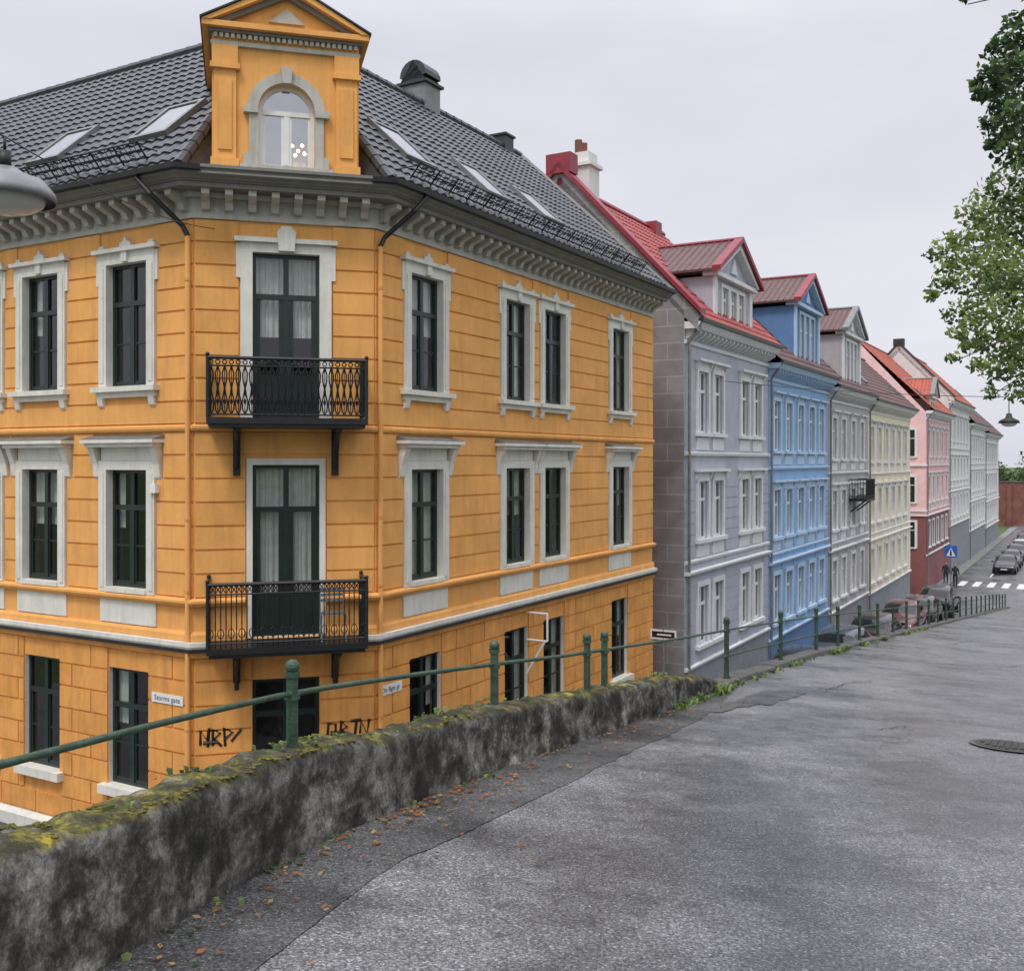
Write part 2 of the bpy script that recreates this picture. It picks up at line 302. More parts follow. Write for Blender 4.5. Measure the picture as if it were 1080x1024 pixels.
def window(fr,gl,cu,a0,a1,z0,z1,d=-0.08,transom=0.68,bars=True,fm='frame',curt=0.5,t=0.06):
    fr.mat(fm); w=a1-a0; h=z1-z0; c=(a0+a1)/2
    fr.box(a0,a0+t,d-0.06,d,z0,z1); fr.box(a1-t,a1,d-0.06,d,z0,z1)
    fr.box(a0+t,a1-t,d-0.06,d,z0,z0+t); fr.box(a0+t,a1-t,d-0.06,d,z1-t,z1)
    zt=z0+h*transom
    fr.box(a0+t,a1-t,d-0.055,d+0.012,zt-0.045,zt+0.045)
    fr.box(c-0.05,c+0.05,d-0.055,d+0.008,z0+t,zt-0.045); fr.box(c-0.045,c+0.045,d-0.055,d+0.004,zt+0.045,z1-t)
    if bars:
        for (p,q) in ((a0+t,c-0.05),(c+0.05,a1-t)):
            fr.box(p,p+0.035,d-0.05,d-0.012,z0+t,zt-0.045); fr.box(q-0.035,q,d-0.05,d-0.012,z0+t,zt-0.045)
            zm=z0+t+(zt-z0-t)*0.5
            fr.box(p+0.035,q-0.035,d-0.045,d-0.014,zm-0.015,zm+0.015)
            fr.box(p+0.035,q-0.035,d-0.05,d-0.012,z0+t,z0+t+0.05)
    gl.mat('glass'); gl.poly([(a0,d-0.035,z0),(a1,d-0.035,z0),(a1,d-0.035,z1),(a0,d-0.035,z1)])
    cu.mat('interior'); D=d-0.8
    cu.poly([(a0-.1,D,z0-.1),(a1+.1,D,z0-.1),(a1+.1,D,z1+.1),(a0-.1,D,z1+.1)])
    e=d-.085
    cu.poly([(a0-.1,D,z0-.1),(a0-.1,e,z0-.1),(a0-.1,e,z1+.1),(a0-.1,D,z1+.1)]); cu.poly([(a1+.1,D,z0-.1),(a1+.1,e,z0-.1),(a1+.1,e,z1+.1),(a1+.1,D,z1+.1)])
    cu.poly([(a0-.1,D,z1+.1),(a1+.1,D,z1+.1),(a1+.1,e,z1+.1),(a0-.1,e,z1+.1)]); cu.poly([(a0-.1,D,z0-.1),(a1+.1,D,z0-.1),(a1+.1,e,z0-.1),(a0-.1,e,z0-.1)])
    r=random.random()
    if r<curt:
        cu.mat('curtain'); k=random.choice((0,1,1,2))
        spans=[]
        cw=w*random.uniform(0.16,0.34)
        if k in(0,2): spans.append((a0+.03,a0+cw))
        if k in(1,2): spans.append((a1-cw,a1-.03))
        if random.random()<0.25: spans=[(a0+.03,a1-.03)]
        zl=z0+ (0 if random.random()<0.7 else h*0.5)
        for p,q in spans:
            n=max(4,int((q-p)/0.025)); pts=[(p+(q-p)*i/n,d-0.14+0.022*math.sin(i*1.7)) for i in range(n+1)]
            for i in range(n): cu.poly([(pts[i][0],pts[i][1],zl),(pts[i+1][0],pts[i+1][1],zl),(pts[i+1][0],pts[i+1][1],z1),(pts[i][0],pts[i][1],z1)])

def tiles(mb,x0,x1,slope_len,fn,tw=0.26,ch=0.36,amp=0.03,k=6):
    nx=int((x1-x0)/tw*k); nr=int(slope_len/ch)
    xs=[x0+(x1-x0)*i/nx for i in range(nx+1)]
    prof=[]
    for x in xs:
        ph=(x/tw)%1.0
        prof.append(amp*(abs(math.sin(math.pi*ph))**1.4)*1.3)
    for j in range(nr):
        r0=slope_len*j/nr; r1=slope_len*(j+1)/nr
        jit=[.008*noise.noise(Vector((math.floor(x/tw)*1.7,j*1.3,0))) for x in xs]
        a=[mb.pt(fn(x,r0,h+0.035+q)) for x,h,q in zip(xs,prof,jit)]; b=[mb.pt(fn(x,r1+0.02,h+0.0)) for x,h in zip(xs,prof)]
        l=[mb.pt(fn(x,r0,h-0.02)) for x,h in zip(xs,prof)]
        for i in range(nx):
            mb.face([a[i],a[i+1],b[i+1],b[i]]); mb.face([l[i],l[i+1],a[i+1],a[i]])
def clip(o,co,no):
    bm=bmesh.new(); bm.from_mesh(o.data)
    bmesh.ops.bisect_plane(bm,geom=bm.verts[:]+bm.edges[:]+bm.faces[:],plane_co=co,plane_no=no,clear_inner=True,clear_outer=False)
    bm.to_mesh(o.data); bm.free()

# ================================================================== YELLOW HOUSE
c=2.13; LEN=14.93; LEFT=17.0
H=empty('ochre_corner_house',P(12.06,-10.98),math.radians(60))
TR=lambda p: Vector((p.x,-p.y,p.z))
TL=lambda p: Vector((-p.y,p.x,p.z))
r2=math.sqrt(.5)
TC=lambda p: Vector((p.x*r2-p.y*r2, c-p.x*r2-p.y*r2, p.z))
CW=c/r2; CC=CW/2
ZB=-11.0; ZT=4.06
wl=MB(); tr=MB(); fr=MB(); gl=MB(); cu=MB()
hw=0.52
colsR=[1.55+c,5.0+c,6.75+c,10.5+c]
colsL=[1.62+c,4.0+c,5.85+c,9.6+c,12.3+c]
rows=[(1.30,3.46),(-2.23,-0.16),(-5.72,-3.66)]
GJ=.018; GD=.03
def vary(mk): wl.mat(mk+'2' if random.random()<.3 else mk)
def facade(T,a0,a1,cols,side):
    for m_ in (wl,tr,fr,gl,cu): m_.T=T
    ops=[(x-hw,x+hw,z0,z1) for x in cols for z0,z1 in rows]
    ops_b=[(x-0.45,x+0.45,-7.75,-7.2) for x in cols] if side=='L' else []
    wl.mat('yellow'); wall(wl,a0,a1,-3.1,ZT+0.3,[o for o in ops if o[2]>-3.1],revealmat='trim')
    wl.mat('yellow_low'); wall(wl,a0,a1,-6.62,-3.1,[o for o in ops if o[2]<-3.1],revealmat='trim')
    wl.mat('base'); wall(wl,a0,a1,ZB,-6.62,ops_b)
    for o in ops: window(fr,gl,cu,*o,curt=.7)
    for o in ops_b: window(fr,gl,cu,*o,transom=0.98,bars=False)
    def courses(zlo,zhi,n,avoid,mat_,vj=0):
        st=(zhi-zlo)/n
        for j in range(n):
            b0=zlo+st*j+GJ; b1=zlo+st*(j+1)-GJ
            blk=sorted([(p,q) for (p,q,w0,w1) in avoid if w0<b1 and w1>b0])
            x=a0+0.012; segs=[]
            for p,q in blk:
                if p>x: segs.append((x,p))
                x=max(x,q)
            if x<a1-0.012: segs.append((x,a1-0.012))
            for p,q in segs:
                if vj:
                    off=(j%2)*vj/2; xs=[p]; k=math.floor((p-off)/vj)+1
                    while off+k*vj<q-0.12:
                        if off+k*vj>p+0.12: xs.append(off+k*vj)
                        k+=1
                    xs.append(q)
                    for i in range(len(xs)-1): vary(mat_); wl.box(xs[i]+(.012 if i else 0),xs[i+1]-(.012 if i<len(xs)-2 else 0),0.0,GD,b0,b1)
                else: vary(mat_); wl.box(p,q,0.0,GD,b0,b1)
    av1=[(x-hw-.22,x+hw+.22,1.0,3.75) for x in cols]
    courses(0.62,ZT,9,av1,'yellow')
    av2=[(x-hw-.22,x+hw+.22,-2.35,0.03) for x in cols]+[(x-hw-.38,x+hw+.38,0.03,0.5) for x in cols]
    courses(-2.30,0.50,7,av2,'yellow')
    av3=[(x-hw-.012,x+hw+.012,-5.95,-3.6) for x in cols]
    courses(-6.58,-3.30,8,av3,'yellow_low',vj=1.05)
    for x in cols:
        tr.mat('trim')
        z0,z1=rows[0]
        tr.box(x-hw-.2,x-hw,0,.07,z0,z1+.0); tr.box(x+hw,x+hw+.2,0,.07,z0,z1+.0)
        tr.box(x-hw-.2,x+hw+.2,0,.072,z1,z1+.2); tr.box(x-hw-.27,x-hw-.2,0,.06,z1-.35,z1+.17); tr.box(x+hw+.2,x+hw+.27,0,.06,z1-.35,z1+.17)
        tr.box(x-hw-.16,x-hw-.06,.07,.085,z0+.08,z1-.05); tr.box(x+hw+.06,x+hw+.16,.07,.085,z0+.08,z1-.05)
        tr.box(x-hw-.30,x+hw+.30,0,.15,z1+.2,z1+.27)
        tr.prism([(x-.16,0,z1+.27),(x-.13,0,z1+.36),(x-.05,0,z1+.38),(x,0,z1+.47),(x+.05,0,z1+.38),(x+.13,0,z1+.36),(x+.16,0,z1+.27)],(0,.09,0))
        for sx in(-1,1): tr.prism([(x+sx*(hw+.12)-.08,0,z1+.27),(x+sx*(hw+.12)-.05,0,z1+.35),(x+sx*(hw+.12)+.05,0,z1+.35),(x+sx*(hw+.12)+.08,0,z1+.27)],(0,.08,0))
        tr.box(x-.07,x+.07,.07,.12,z1+.02,z1+.2)
        tr.box(x-hw-.30,x+hw+.30,0,.17,z0-.09,z0); tr.box(x-hw-.24,x+hw+.24,0,.09,z0-.19,z0-.09)
        for sx in(-1,1):
            xx=x+sx*(hw+.14); tr.prism([(xx-.07,0,z0-.19),(xx-.07,.1,z0-.19),(xx-.07,.07,z0-.33),(xx-.07,0,z0-.38)],(.14,0,0))
        z0,z1=rows[1]
        tr.box(x-hw-.2,x-hw,0,.07,z0-.08,z1+.0); tr.box(x+hw,x+hw+.2,0,.07,z0-.08,z1+.0); tr.box(x-hw-.2,x+hw+.2,0,.072,z1,z1+.16)
        tr.box(x-hw-.16,x-hw-.06,.07,.085,z0,z1-.05); tr.box(x+hw+.06,x+hw+.16,.07,.085,z0,z1-.05)
        tr.box(x-hw-.14,x+hw+.14,0,.055,z1+.165,z1+.40)
        for sx in(-1,1):
            xx=x+sx*(hw+.27); tr.prism([(xx-.07,0,z1-.18),(xx-.07,.06,z1-.12),(xx-.07,.09,z1+.1),(xx-.07,.2,z1+.40),(xx-.07,0,z1+.40)],(.14,0,0))
        tr.box(x-hw-.36,x+hw+.36,0,.24,z1+.40,z1+.47); tr.box(x-hw-.42,x+hw+.42,0,.30,z1+.47,z1+.53)
        tr.mat('zinc'); tr.prism([(x-hw-.42,0,z1+.535),(x-hw-.42,.30,z1+.535),(x-hw-.42,0,z1+.62)],(2*hw+.84,0,0)); tr.mat('trim')
        tr.box(x-hw,x+hw,0,.10,z0-.08,z0-.003)
        tr.box(x-hw-.20,x+hw+.20,.0,.035,-2.85,z0-.22)
        z0,z1=rows[2]
        tr.box(x-hw-.12,x+hw+.12,0,.16,z0-.16,z0-.003)
facade(TR,c,LEN,colsR,'R')
facade(TL,c,LEFT,colsL,'L')
for m_ in (wl,tr,fr,gl,cu): m_.T=TC
dw=0.56
dops=[(CC-dw,CC+dw,0.72,3.54),(CC-dw,CC+dw,-3.0,-0.07)]
wl.mat('yellow'); wall(wl,0,CW,-3.1,ZT+.3,dops,revealmat='trim')
gops=[(CC-dw,CC+dw,-5.9,-3.72)]
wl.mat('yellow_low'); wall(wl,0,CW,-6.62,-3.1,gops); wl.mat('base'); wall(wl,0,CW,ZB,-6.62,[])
def ccourses(zlo,zhi,n,avoid,mt):
    st=(zhi-zlo)/n
    for j in range(n):
        b0=zlo+st*j+GJ; b1=zlo+st*(j+1)-GJ
        blk=[(p,q) for (p,q,w0,w1) in avoid if w0<b1 and w1>b0]
        segs=[(0.012,CW-.012)] if not blk else [(0.012,blk[0][0]),(blk[0][1],CW-.012)]
        for p,q in segs: vary(mt); wl.box(p,q,0,GD,b0,b1)
ccourses(0.62,ZT,9,[(CC-dw-.23,CC+dw+.23,.5,3.86)],'yellow')
ccourses(-2.30,.50,7,[(CC-dw-.12,CC+dw+.12,-3,.08)],'yellow')
ccourses(-6.58,-3.3,8,[(CC-dw-.01,CC+dw+.01,-6,-3.6)],'yellow_low')
tr.mat('trim')
tr.box(CC-dw-.2,CC-dw,0,.07,.72,3.54); tr.box(CC+dw,CC+dw+.2,0,.07,.72,3.54); tr.box(CC-dw-.2,CC+dw+.2,0,.072,3.54,3.70)
tr.box(CC-dw-.27,CC-dw-.2,0,.06,3.1,3.68); tr.box(CC+dw+.2,CC+dw+.27,0,.06,3.1,3.68); tr.box(CC-dw-.30,CC+dw+.30,0,.15,3.702,3.78)
tr.prism([(CC-.13,0,3.56),(CC-.16,0,3.88),(CC-.07,0,3.98),(CC+.07,0,3.98),(CC+.16,0,3.88),(CC+.13,0,3.56)],(0,.17,0))
tr.box(CC-dw-.10,CC-dw,0,.05,-3.0,-.07); tr.box(CC+dw,CC+dw+.10,0,.05,-3.0,-.07); tr.box(CC-dw-.10,CC+dw+.10,0,.052,-.07,.04)
def door(a0,a1,z0,z1):
    d=-.08; cc=(a0+a1)/2
    window(fr,gl,cu,a0,a1,z0,z1,transom=0.74,bars=False,curt=1.0)
    fr.mat('frame')
    for p,q in((a0+.06,cc-.05),(cc+.05,a1-.06)):
        fr.box(p,q,d-.05,d-.005,z0+.06,z0+.75)
        fr.box(p+.06,q-.06,d-.005,d+.012,z0+.16,z0+.65)
        fr.box(p,p+.07,d-.05,d-.008,z0+.75,z0+(z1-z0)*.74-.045); fr.box(q-.07,q,d-.05,d-.008,z0+.75,z0+(z1-z0)*.74-.045)
for o in dops: door(*o)
window(fr,gl,cu,*gops[0],transom=.72,bars=False,curt=0)
for m_ in (wl,tr,fr,gl,cu): m_.T=None
path=[(0,LEFT),(0,c),(c,0),(LEN,0)]
def tcp(a): return (a*r2,c-a*r2)
pathA=[(0,LEFT),(0,c),tcp(CC-dw-.12)]; pathB=[tcp(CC+dw+.12),(c,0),(LEN,0)]
tr.mat('cornice_l'); tr.sweep(path,[(0,ZT),(.06,ZT),(.06,ZT+.07),(.03,ZT+.07),(.03,ZT+.34),(0,ZT+.34)])
tr.sweep(path,[(0,ZT+.34),(.12,ZT+.34),(.16,ZT+.40),(.16,ZT+.42),(0,ZT+.42)])
tr.mat('cornice'); tr.sweep(path,[(0,ZT+.422),(.48,ZT+.422),(.48,ZT+.50),(.52,ZT+.505),(.52,ZT+.525),(.55,ZT+.53),(.60,ZT+.575),(.63,ZT+.58),(.66,ZT+.60),(.66,ZT+.63),(0,ZT+.63)])
# blocking course in front of the dormer
tr.sweep([tcp(.0),tcp(CW)],[(0,ZT+.632),(.58,ZT+.632),(.60,ZT+.68),(.64,ZT+.70),(.64,ZT+.75),(0,ZT+.76)])
tr.mat('metal'); tr.sweep([(0,LEFT),(0,c),tcp(.12)],[(.60,ZT+.633),(.76,ZT+.633),(.78,ZT+.71),(.75,ZT+.71),(.73,ZT+.66),(.60,ZT+.66)])
tr.sweep([tcp(CW-.12),(c,0),(LEN,0)],[(.60,ZT+.633),(.76,ZT+.633),(.78,ZT+.71),(.75,ZT+.71),(.73,ZT+.66),(.60,ZT+.66)])
for T,a0,a1 in((TR,c,LEN),(TL,c,LEFT),(TC,0,CW)):
    tr.T=T; n=int((a1-a0)/.34)
    for i in range(n):
        x=a0+(a1-a0)*(i+.5)/n; tr.mat('cornice_l')
        tr.prism([(x-.065,.03,ZT+.12),(x-.065,.12,ZT+.14),(x-.065,.18,ZT+.24),(x-.065,.42,ZT+.33),(x-.065,.42,ZT+.42),(x-.065,.03,ZT+.42)],(.13,0,0))
tr.T=None
wl.mat('yellow'); wl.sweep(path,[(0,.50),(.06,.50),(.08,.54),(.08,.58),(.0,.62)])
for pth in(pathA,pathB):
    wl.mat('yellow'); wl.sweep(pth,[(0,-2.44),(.08,-2.44),(.13,-2.38),(.13,-2.34),(0,-2.30)])
    wl.sweep(pth,[(0,-3.02),(.07,-3.02),(.07,-2.92),(.04,-2.87),(0,-2.87)])
tr.mat('trim'); tr.sweep(path,[(0,-3.14),(.14,-3.14),(.16,-3.10),(.16,-3.03),(0,-3.025)])
tr.mat('metal'); tr.sweep(path,[(0,-3.20),(.15,-3.20),(.17,-3.145),(0,-3.145)])
wl.mat('yellow_low'); wl.sweep(path,[(0,-3.30),(.07,-3.30),(.09,-3.205),(0,-3.205)])
tr.mat('trim'); tr.sweep(path,[(0,-6.92),(.10,-6.92),(.12,-6.68),(.05,-6.60),(0,-6.60)])
wl.mat('yellow_low')
D2=8.9; RZ=9.35
wl.poly([(LEN,0,ZB),(LEN,D2,ZB),(LEN,D2,4.65),(LEN,4.44,RZ-.05),(LEN,0,4.65)])
wl.poly([(0,LEFT,ZB),(D2,LEFT,ZB),(D2,LEFT,4.65),(4.44,LEFT,RZ-.05),(0,LEFT,4.65)])
wl.poly([(D2,D2,ZB),(LEN,D2,ZB),(LEN,D2,4.75),(D2,D2,4.75)]); wl.poly([(D2,D2,ZB),(D2,LEFT,ZB),(D2,LEFT,4.75),(D2,D2,4.75)])
wl.obj('walls',H); tr.obj('stone_trim',H); fr.obj('window_frames',H); gl.obj('window_glass',H); cu.obj('curtains',H)
RB=4.70
run=5.04; rise=RZ-RB; SL=math.hypot(run,rise); cy,cz=run/SL,rise/SL
def fR(x,r,h): return (x,-.6+r*cy-h*cz,RB+r*cz+h*cy)
def fL(x,r,h):
    q=fR(x,r,h); return (q[1],q[0],q[2])
mb=MB().mat('slate'); tiles(mb,1.7,LEN+.15,SL,fR); o=mb.obj('roof_tiles_right',H); clip(o,(1.88,-.6,0),(5.04,-2.56,0))
mb=MB().mat('slate'); tiles(mb,1.7,LEFT+.15,SL,fL); o=mb.obj('roof_tiles_left',H); clip(o,(-.6,1.88,0),(-2.56,5.04,0))
mb=MB().mat('slate')
qa=TC(Vector((.14,.10,4.78))); qb=TC(Vector((CW-.14,.10,4.78))); MM=(4.44,4.44,RZ)
mb.poly([(-.6,1.88,RB),tuple(qa),MM]); mb.poly([tuple(qa),tuple(qb),MM]); mb.poly([tuple(qb),(1.88,-.6,RB),MM])
mb.poly([(4.44,4.44,RZ),(LEN+.15,4.44,RZ),(LEN+.15,D2+.4,4.7),(D2+.4,D2+.4,4.7)]); mb.poly([(4.44,4.44,RZ),(4.44,LEFT+.15,RZ),(D2+.4,LEFT+.15,4.7),(D2+.4,D2+.4,4.7)])
def ridge(a,b,r=.11):
    a=Vector(a);b=Vector(b); n=int((b-a).length/.38)
    for i in range(n): mb.tube([a.lerp(b,i/n),a.lerp(b,(i+1.08)/n)],[r*1.08,r*.94],8)
ridge((4.44,LEFT+.2,RZ+.05),(4.44,4.44,RZ+.05)); ridge((4.44,4.44,RZ+.05),(LEN+.2,4.44,RZ+.05))
ridge((1.95,-.5,RB+.1),(4.44,4.44,RZ+.05),.1); ridge((-.5,1.95,RB+.1),(4.44,4.44,RZ+.05),.1)
mb.mat('metal'); mb.tube([fR(LEN+.17,0,.06),fR(LEN+.17,SL,.06)],.07,6)
mb.obj('roof_ridge',H)
sk=MB()
def skylight(f,x,w,r,l):
    def bx(x0,x1,r0,r1,h0,h1):
        i=[sk.pt(f(a,b,h)) for a,b,h in ((x0,r0,h0),(x1,r0,h0),(x1,r1,h0),(x0,r1,h0),(x0,r0,h1),(x1,r0,h1),(x1,r1,h1),(x0,r1,h1))]
        for q in ((0,1,2,3),(4,5,6,7),(0,1,5,4),(1,2,6,5),(2,3,7,6),(3,0,4,7)): sk.face([i[k] for k in q])
    sk.mat('zinc'); t=.09
    bx(x-w/2,x-w/2+t,r,r+l,.0,.13); bx(x+w/2-t,x+w/2,r,r+l,.0,.13); bx(x-w/2+t,x+w/2-t,r,r+t,0,.13); bx(x-w/2+t,x+w/2-t,r+l-t,r+l,0,.13)
    sk.mat('interior'); sk.poly([f(x-w/2+t,r+t,.06),f(x+w/2-t,r+t,.06),f(x+w/2-t,r+l-t,.06),f(x-w/2+t,r+l-t,.06)])
    sk.mat('skyglass'); sk.poly([f(x-w/2+t,r+t,.11),f(x+w/2-t,r+t,.11),f(x+w/2-t,r+l-t,.11),f(x-w/2+t,r+l-t,.11)])
for x in(4.3,7.3,9.9): skylight(fR,x,1.0,1.6,1.3)
for x in(3.9,6.9,10.5): skylight(fL,x,1.0,1.6,1.3)
sk.obj('skylights',H)
sg=MB().mat('black')
for f,a,b in((fR,2.9,13.5),(fL,3.0,12.0)):
    for h in(.10,.24,.38): sg.tube([f(a,.55,h),f(b,.55,h)],.017,5)
    n=int((b-a)/.6)
    for i in range(n+1):
        x=a+(b-a)*i/n; sg.tube([f(x,.55,.0),f(x,.55,.40)],.016,5); sg.tube([f(x,.9,.0),f(x,.55,.32)],.012,4)
    n=int((b-a)/.12)
    for i in range(n+1):
        x=a+(b-a)*i/n; sg.tube([f(x,.55,.10),f(x,.55,.38)],.008,4)
sg.obj('snow_guard_rail',H)
ch=MB(); ch.mat('zinc'); ch.box(9.85,10.55,4.3,5.1,8.9,9.95); ch.mat('metal'); ch.box(9.78,10.62,4.22,5.18,9.95,10.02)
pts=[(9.85,4.7+.42*math.cos(t),10.05+.42*math.sin(t)+.12) for t in [math.pi*i/10 for i in range(11)]]
ch.prism(pts+[(9.85,4.28,10.02),(9.85,5.12,10.02)][::-1],(.7,0,0))
ch.mat('metal'); ch.box(14.0,14.5,4.3,4.9,9.0,9.72); ch.box(13.95,14.55,4.25,4.95,9.72,9.78)
ch.obj('chimney',H)
dp=MB(); dp.mat('black')
def pipe(pts,r=.05,k='yellow'): dp.mat(k); dp.tube(pts,r,8)
pipe([(-.7,c+.6,4.66),(-.62,c+.35,4.38),(-.14,c+.12,3.92),(-.10,c+.05,3.75)],.045,'black'); pipe([(-.10,c+.05,3.75),(-.10,c+.05,-6.5)],.042)
pipe([(c+.6,-.7,4.66),(c+.35,-.62,4.38),(c+.12,-.14,3.92),(c+.05,-.10,3.75)],.045,'black'); pipe([(c+.05,-.10,3.75),(c+.05,-.10,-6.5)],.042)
for z in(3,1,-1,-2.2,-4.5):
    dp.mat('yellow_low'); dp.cyl((-.10,c+.05,z),.052,.05,8); dp.cyl((c+.05,-.10,z),.052,.05,8)
dp.obj('downpipes',H)

# dormer tower on chamfer
dm=MB(); dm.T=lambda p: TC(Vector((p.x+CC,p.y,p.z)))
DWH=1.22; z0=4.66; z1=6.95
wa=.47; zs=5.93; wb=4.97
dm.mat('yellow'); fy=.12
dm.poly([(-DWH,fy,z0),(DWH,fy,z0),(DWH,fy,wb),(-DWH,fy,wb)])
dm.poly([(-DWH,fy,wb),(-wa,fy,wb),(-wa,fy,zs),(-DWH,fy,zs)]); dm.poly([(DWH,fy,wb),(wa,fy,wb),(wa,fy,zs),(DWH,fy,zs)])
na=20; arc=[(wa*math.cos(math.pi-math.pi*i/na),zs+wa*math.sin(math.pi*i/na)) for i in range(na+1)]
def outp(i): return (-DWH+2*DWH*i/na, z1)
dm.poly([(-DWH,fy,zs),(-wa,fy,zs),(-DWH,fy,z1)]); dm.poly([(DWH,fy,zs),(wa,fy,zs),(DWH,fy,z1)])
for i in range(na):
    p,q=outp(i),outp(i+1); dm.poly([(arc[i][0],fy,arc[i][1]),(arc[i+1][0],fy,arc[i+1][1]),(q[0],fy,z1),(p[0],fy,z1)])
    dm.poly([(arc[i][0],fy,arc[i][1]),(arc[i+1][0],fy,arc[i+1][1]),(arc[i+1][0],fy-.25,arc[i+1][1]),(arc[i][0],fy-.25,arc[i][1])])
for sx in(-1,1):
    dm.mat('yellow')
    dm.poly([(sx*wa,fy,wb),(sx*wa,fy-.25,wb),(sx*wa,fy-.25,zs),(sx*wa,fy,zs)])
    dm.poly([(sx*DWH,fy,z0),(sx*DWH,-3.2,z0),(sx*DWH,-3.2,z1),(sx*DWH,fy,z1)])
    e0,e1,pz=.80,1.22,.08
    x0,x1=sorted((sx*e0,sx*e1)); dm.mat('yellow')
    dm.box(x0-.02,x1+.02,fy,fy+pz+.02,z0+.0,z0+.40); dm.box(x0+.03,x1-.03,fy,fy+pz-.02,z0+.40,6.55); dm.mat('yellow2'); dm.box(x0+.10,x1-.10,fy+pz-.02,fy+pz+.01,z0+.54,6.38); dm.mat('yellow')
    dm.box(x0-.03,x1+.03,fy,fy+pz+.04,6.55,6.64); dm.box(x0,x1,fy,fy+pz,6.64,z1)
    dm.mat('cornice_l')
    x0,x1=sorted((sx*(wa),sx*(wa+.15))); dm.box(x0,x1,fy,fy+.06,wb,zs-.08); x0,x1=sorted((sx*(wa-.0),sx*(wa+.24))); dm.box(x0,x1,fy,fy+.11,zs-.08,zs+.03)
    dm.box(x0,x1,fy,fy+.09,wb-.09,wb+.2)
dm.mat('cornice_l'); dm.box(-wa-.3,wa+.3,fy,fy+.16,wb-.08,wb-.002)
for i in range(na):
    def pr(k,rad): t=math.pi-math.pi*k/na; return (rad*math.cos(t),zs+rad*math.sin(t))
    a,b_,c_,d_=pr(i,wa),pr(i+1,wa),pr(i+1,wa+.17),pr(i,wa+.17)
    dm.prism([(a[0],fy,a[1]),(b_[0],fy,b_[1]),(c_[0],fy,c_[1]),(d_[0],fy,d_[1])],(0,.07,0))
dm.prism([(-.07,fy,zs+wa-.02),(-.10,fy,zs+wa+.25),(.10,fy,zs+wa+.25),(.07,fy,zs+wa-.02)],(0,.13,0))
def slab(hw_,d0,za,zb_,m_): dm.mat(m_); dm.box(-hw_,hw_,-3.0,fy+d0,za,zb_)
slab(DWH+.02,.06,6.95,7.02,'cornice_l'); slab(DWH-.0,.04,7.02,7.14,'yellow'); slab(DWH+.06,.12,7.14,7.20,'cornice'); slab(DWH+.16,.22,7.20,7.29,'yellow')
dm.mat('cornice_l')
for i in range(26):
    x=-DWH+.06+(2*DWH-.12)*i/25; dm.box(x-.028,x+.028,fy+.04,fy+.11,7.06,7.13)
ap=8.04; eb=7.29; ex=DWH+.16
dm.mat('yellow'); dm.prism([(-ex+.15,fy+.02,eb),(ex-.15,fy+.02,eb),(0,fy+.02,ap-.1)],(0,-2.8,0))
dm.mat('cornice_l'); dm.prism([(-.30,fy+.02,eb+.12),(.30,fy+.02,eb+.12),(0,fy+.02,eb+.36)],(0,.05,0))
for sx in(-1,1):
    dm.mat('cornice'); dm.prism([(sx*(ex-.12),fy+.03,eb),(sx*(ex-.34),fy+.03,eb),(0,fy+.03,ap-.22),(0,fy+.03,ap-.12)],(0,.10,0))
    dm.mat('yellow'); dm.prism([(sx*ex,fy-3.0,eb),(sx*(ex-.14),fy-3.0,eb),(0,fy-3.0,ap-.12),(0,fy-3.0,ap)],(0,3.24,0))
    dm.mat('metal'); dm.prism([(sx*(ex+.03),fy-3.0,eb+.0),(0,fy-3.0,ap+.005),(0,fy-3.0,ap+.035),(sx*(ex+.03),fy-3.0,eb+.03)],(0,3.27,0))
d=fy-.10; dm.mat('wframe')
for i in range(na):
    a,b_,c_,d_=pr(i,wa-.07),pr(i+1,wa-.07),pr(i+1,wa),pr(i,wa)
    dm.prism([(a[0],d,a[1]),(b_[0],d,b_[1]),(c_[0],d,c_[1]),(d_[0],d,d_[1])],(0,-.05,0))
dm.box(-wa,-wa+.07,d-.05,d,wb,zs); dm.box(wa-.07,wa,d-.05,d,wb,zs); dm.box(-wa+.07,wa-.07,d-.05,d,wb,wb+.08)
dm.box(-wa+.07,wa-.07,d-.05,d+.01,zs-.04,zs+.04); dm.box(-.045,.045,d-.05,d+.005,wb+.08,zs-.04)
for sx in(-1,1):
    x0,x1=sorted((sx*.045,sx*.085)); dm.box(x0,x1,d-.045,d-.01,wb+.08,zs-.04); x0,x1=sorted((sx*(wa-.07),sx*(wa-.11))); dm.box(x0,x1,d-.045,d-.01,wb+.08,zs-.04)
dm.mat('dglass'); dm.poly([(x,d-.03,zv) for x,zv in arc]+[(wa,d-.03,wb),(-wa,d-.03,wb)])
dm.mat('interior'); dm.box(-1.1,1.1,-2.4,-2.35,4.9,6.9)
dm.mat('bulb')
for bx,bz in((.12,5.52),(.22,5.44),(.17,5.36),(.29,5.54),(.33,5.40)): dm.sphere((bx,-.4,bz),.03,8,6)
dm.mat('iron'); dm.tube([(.2,-.4,6.4),(.2,-.4,5.5)],.008,4)
dm.obj('arched_dormer',H)

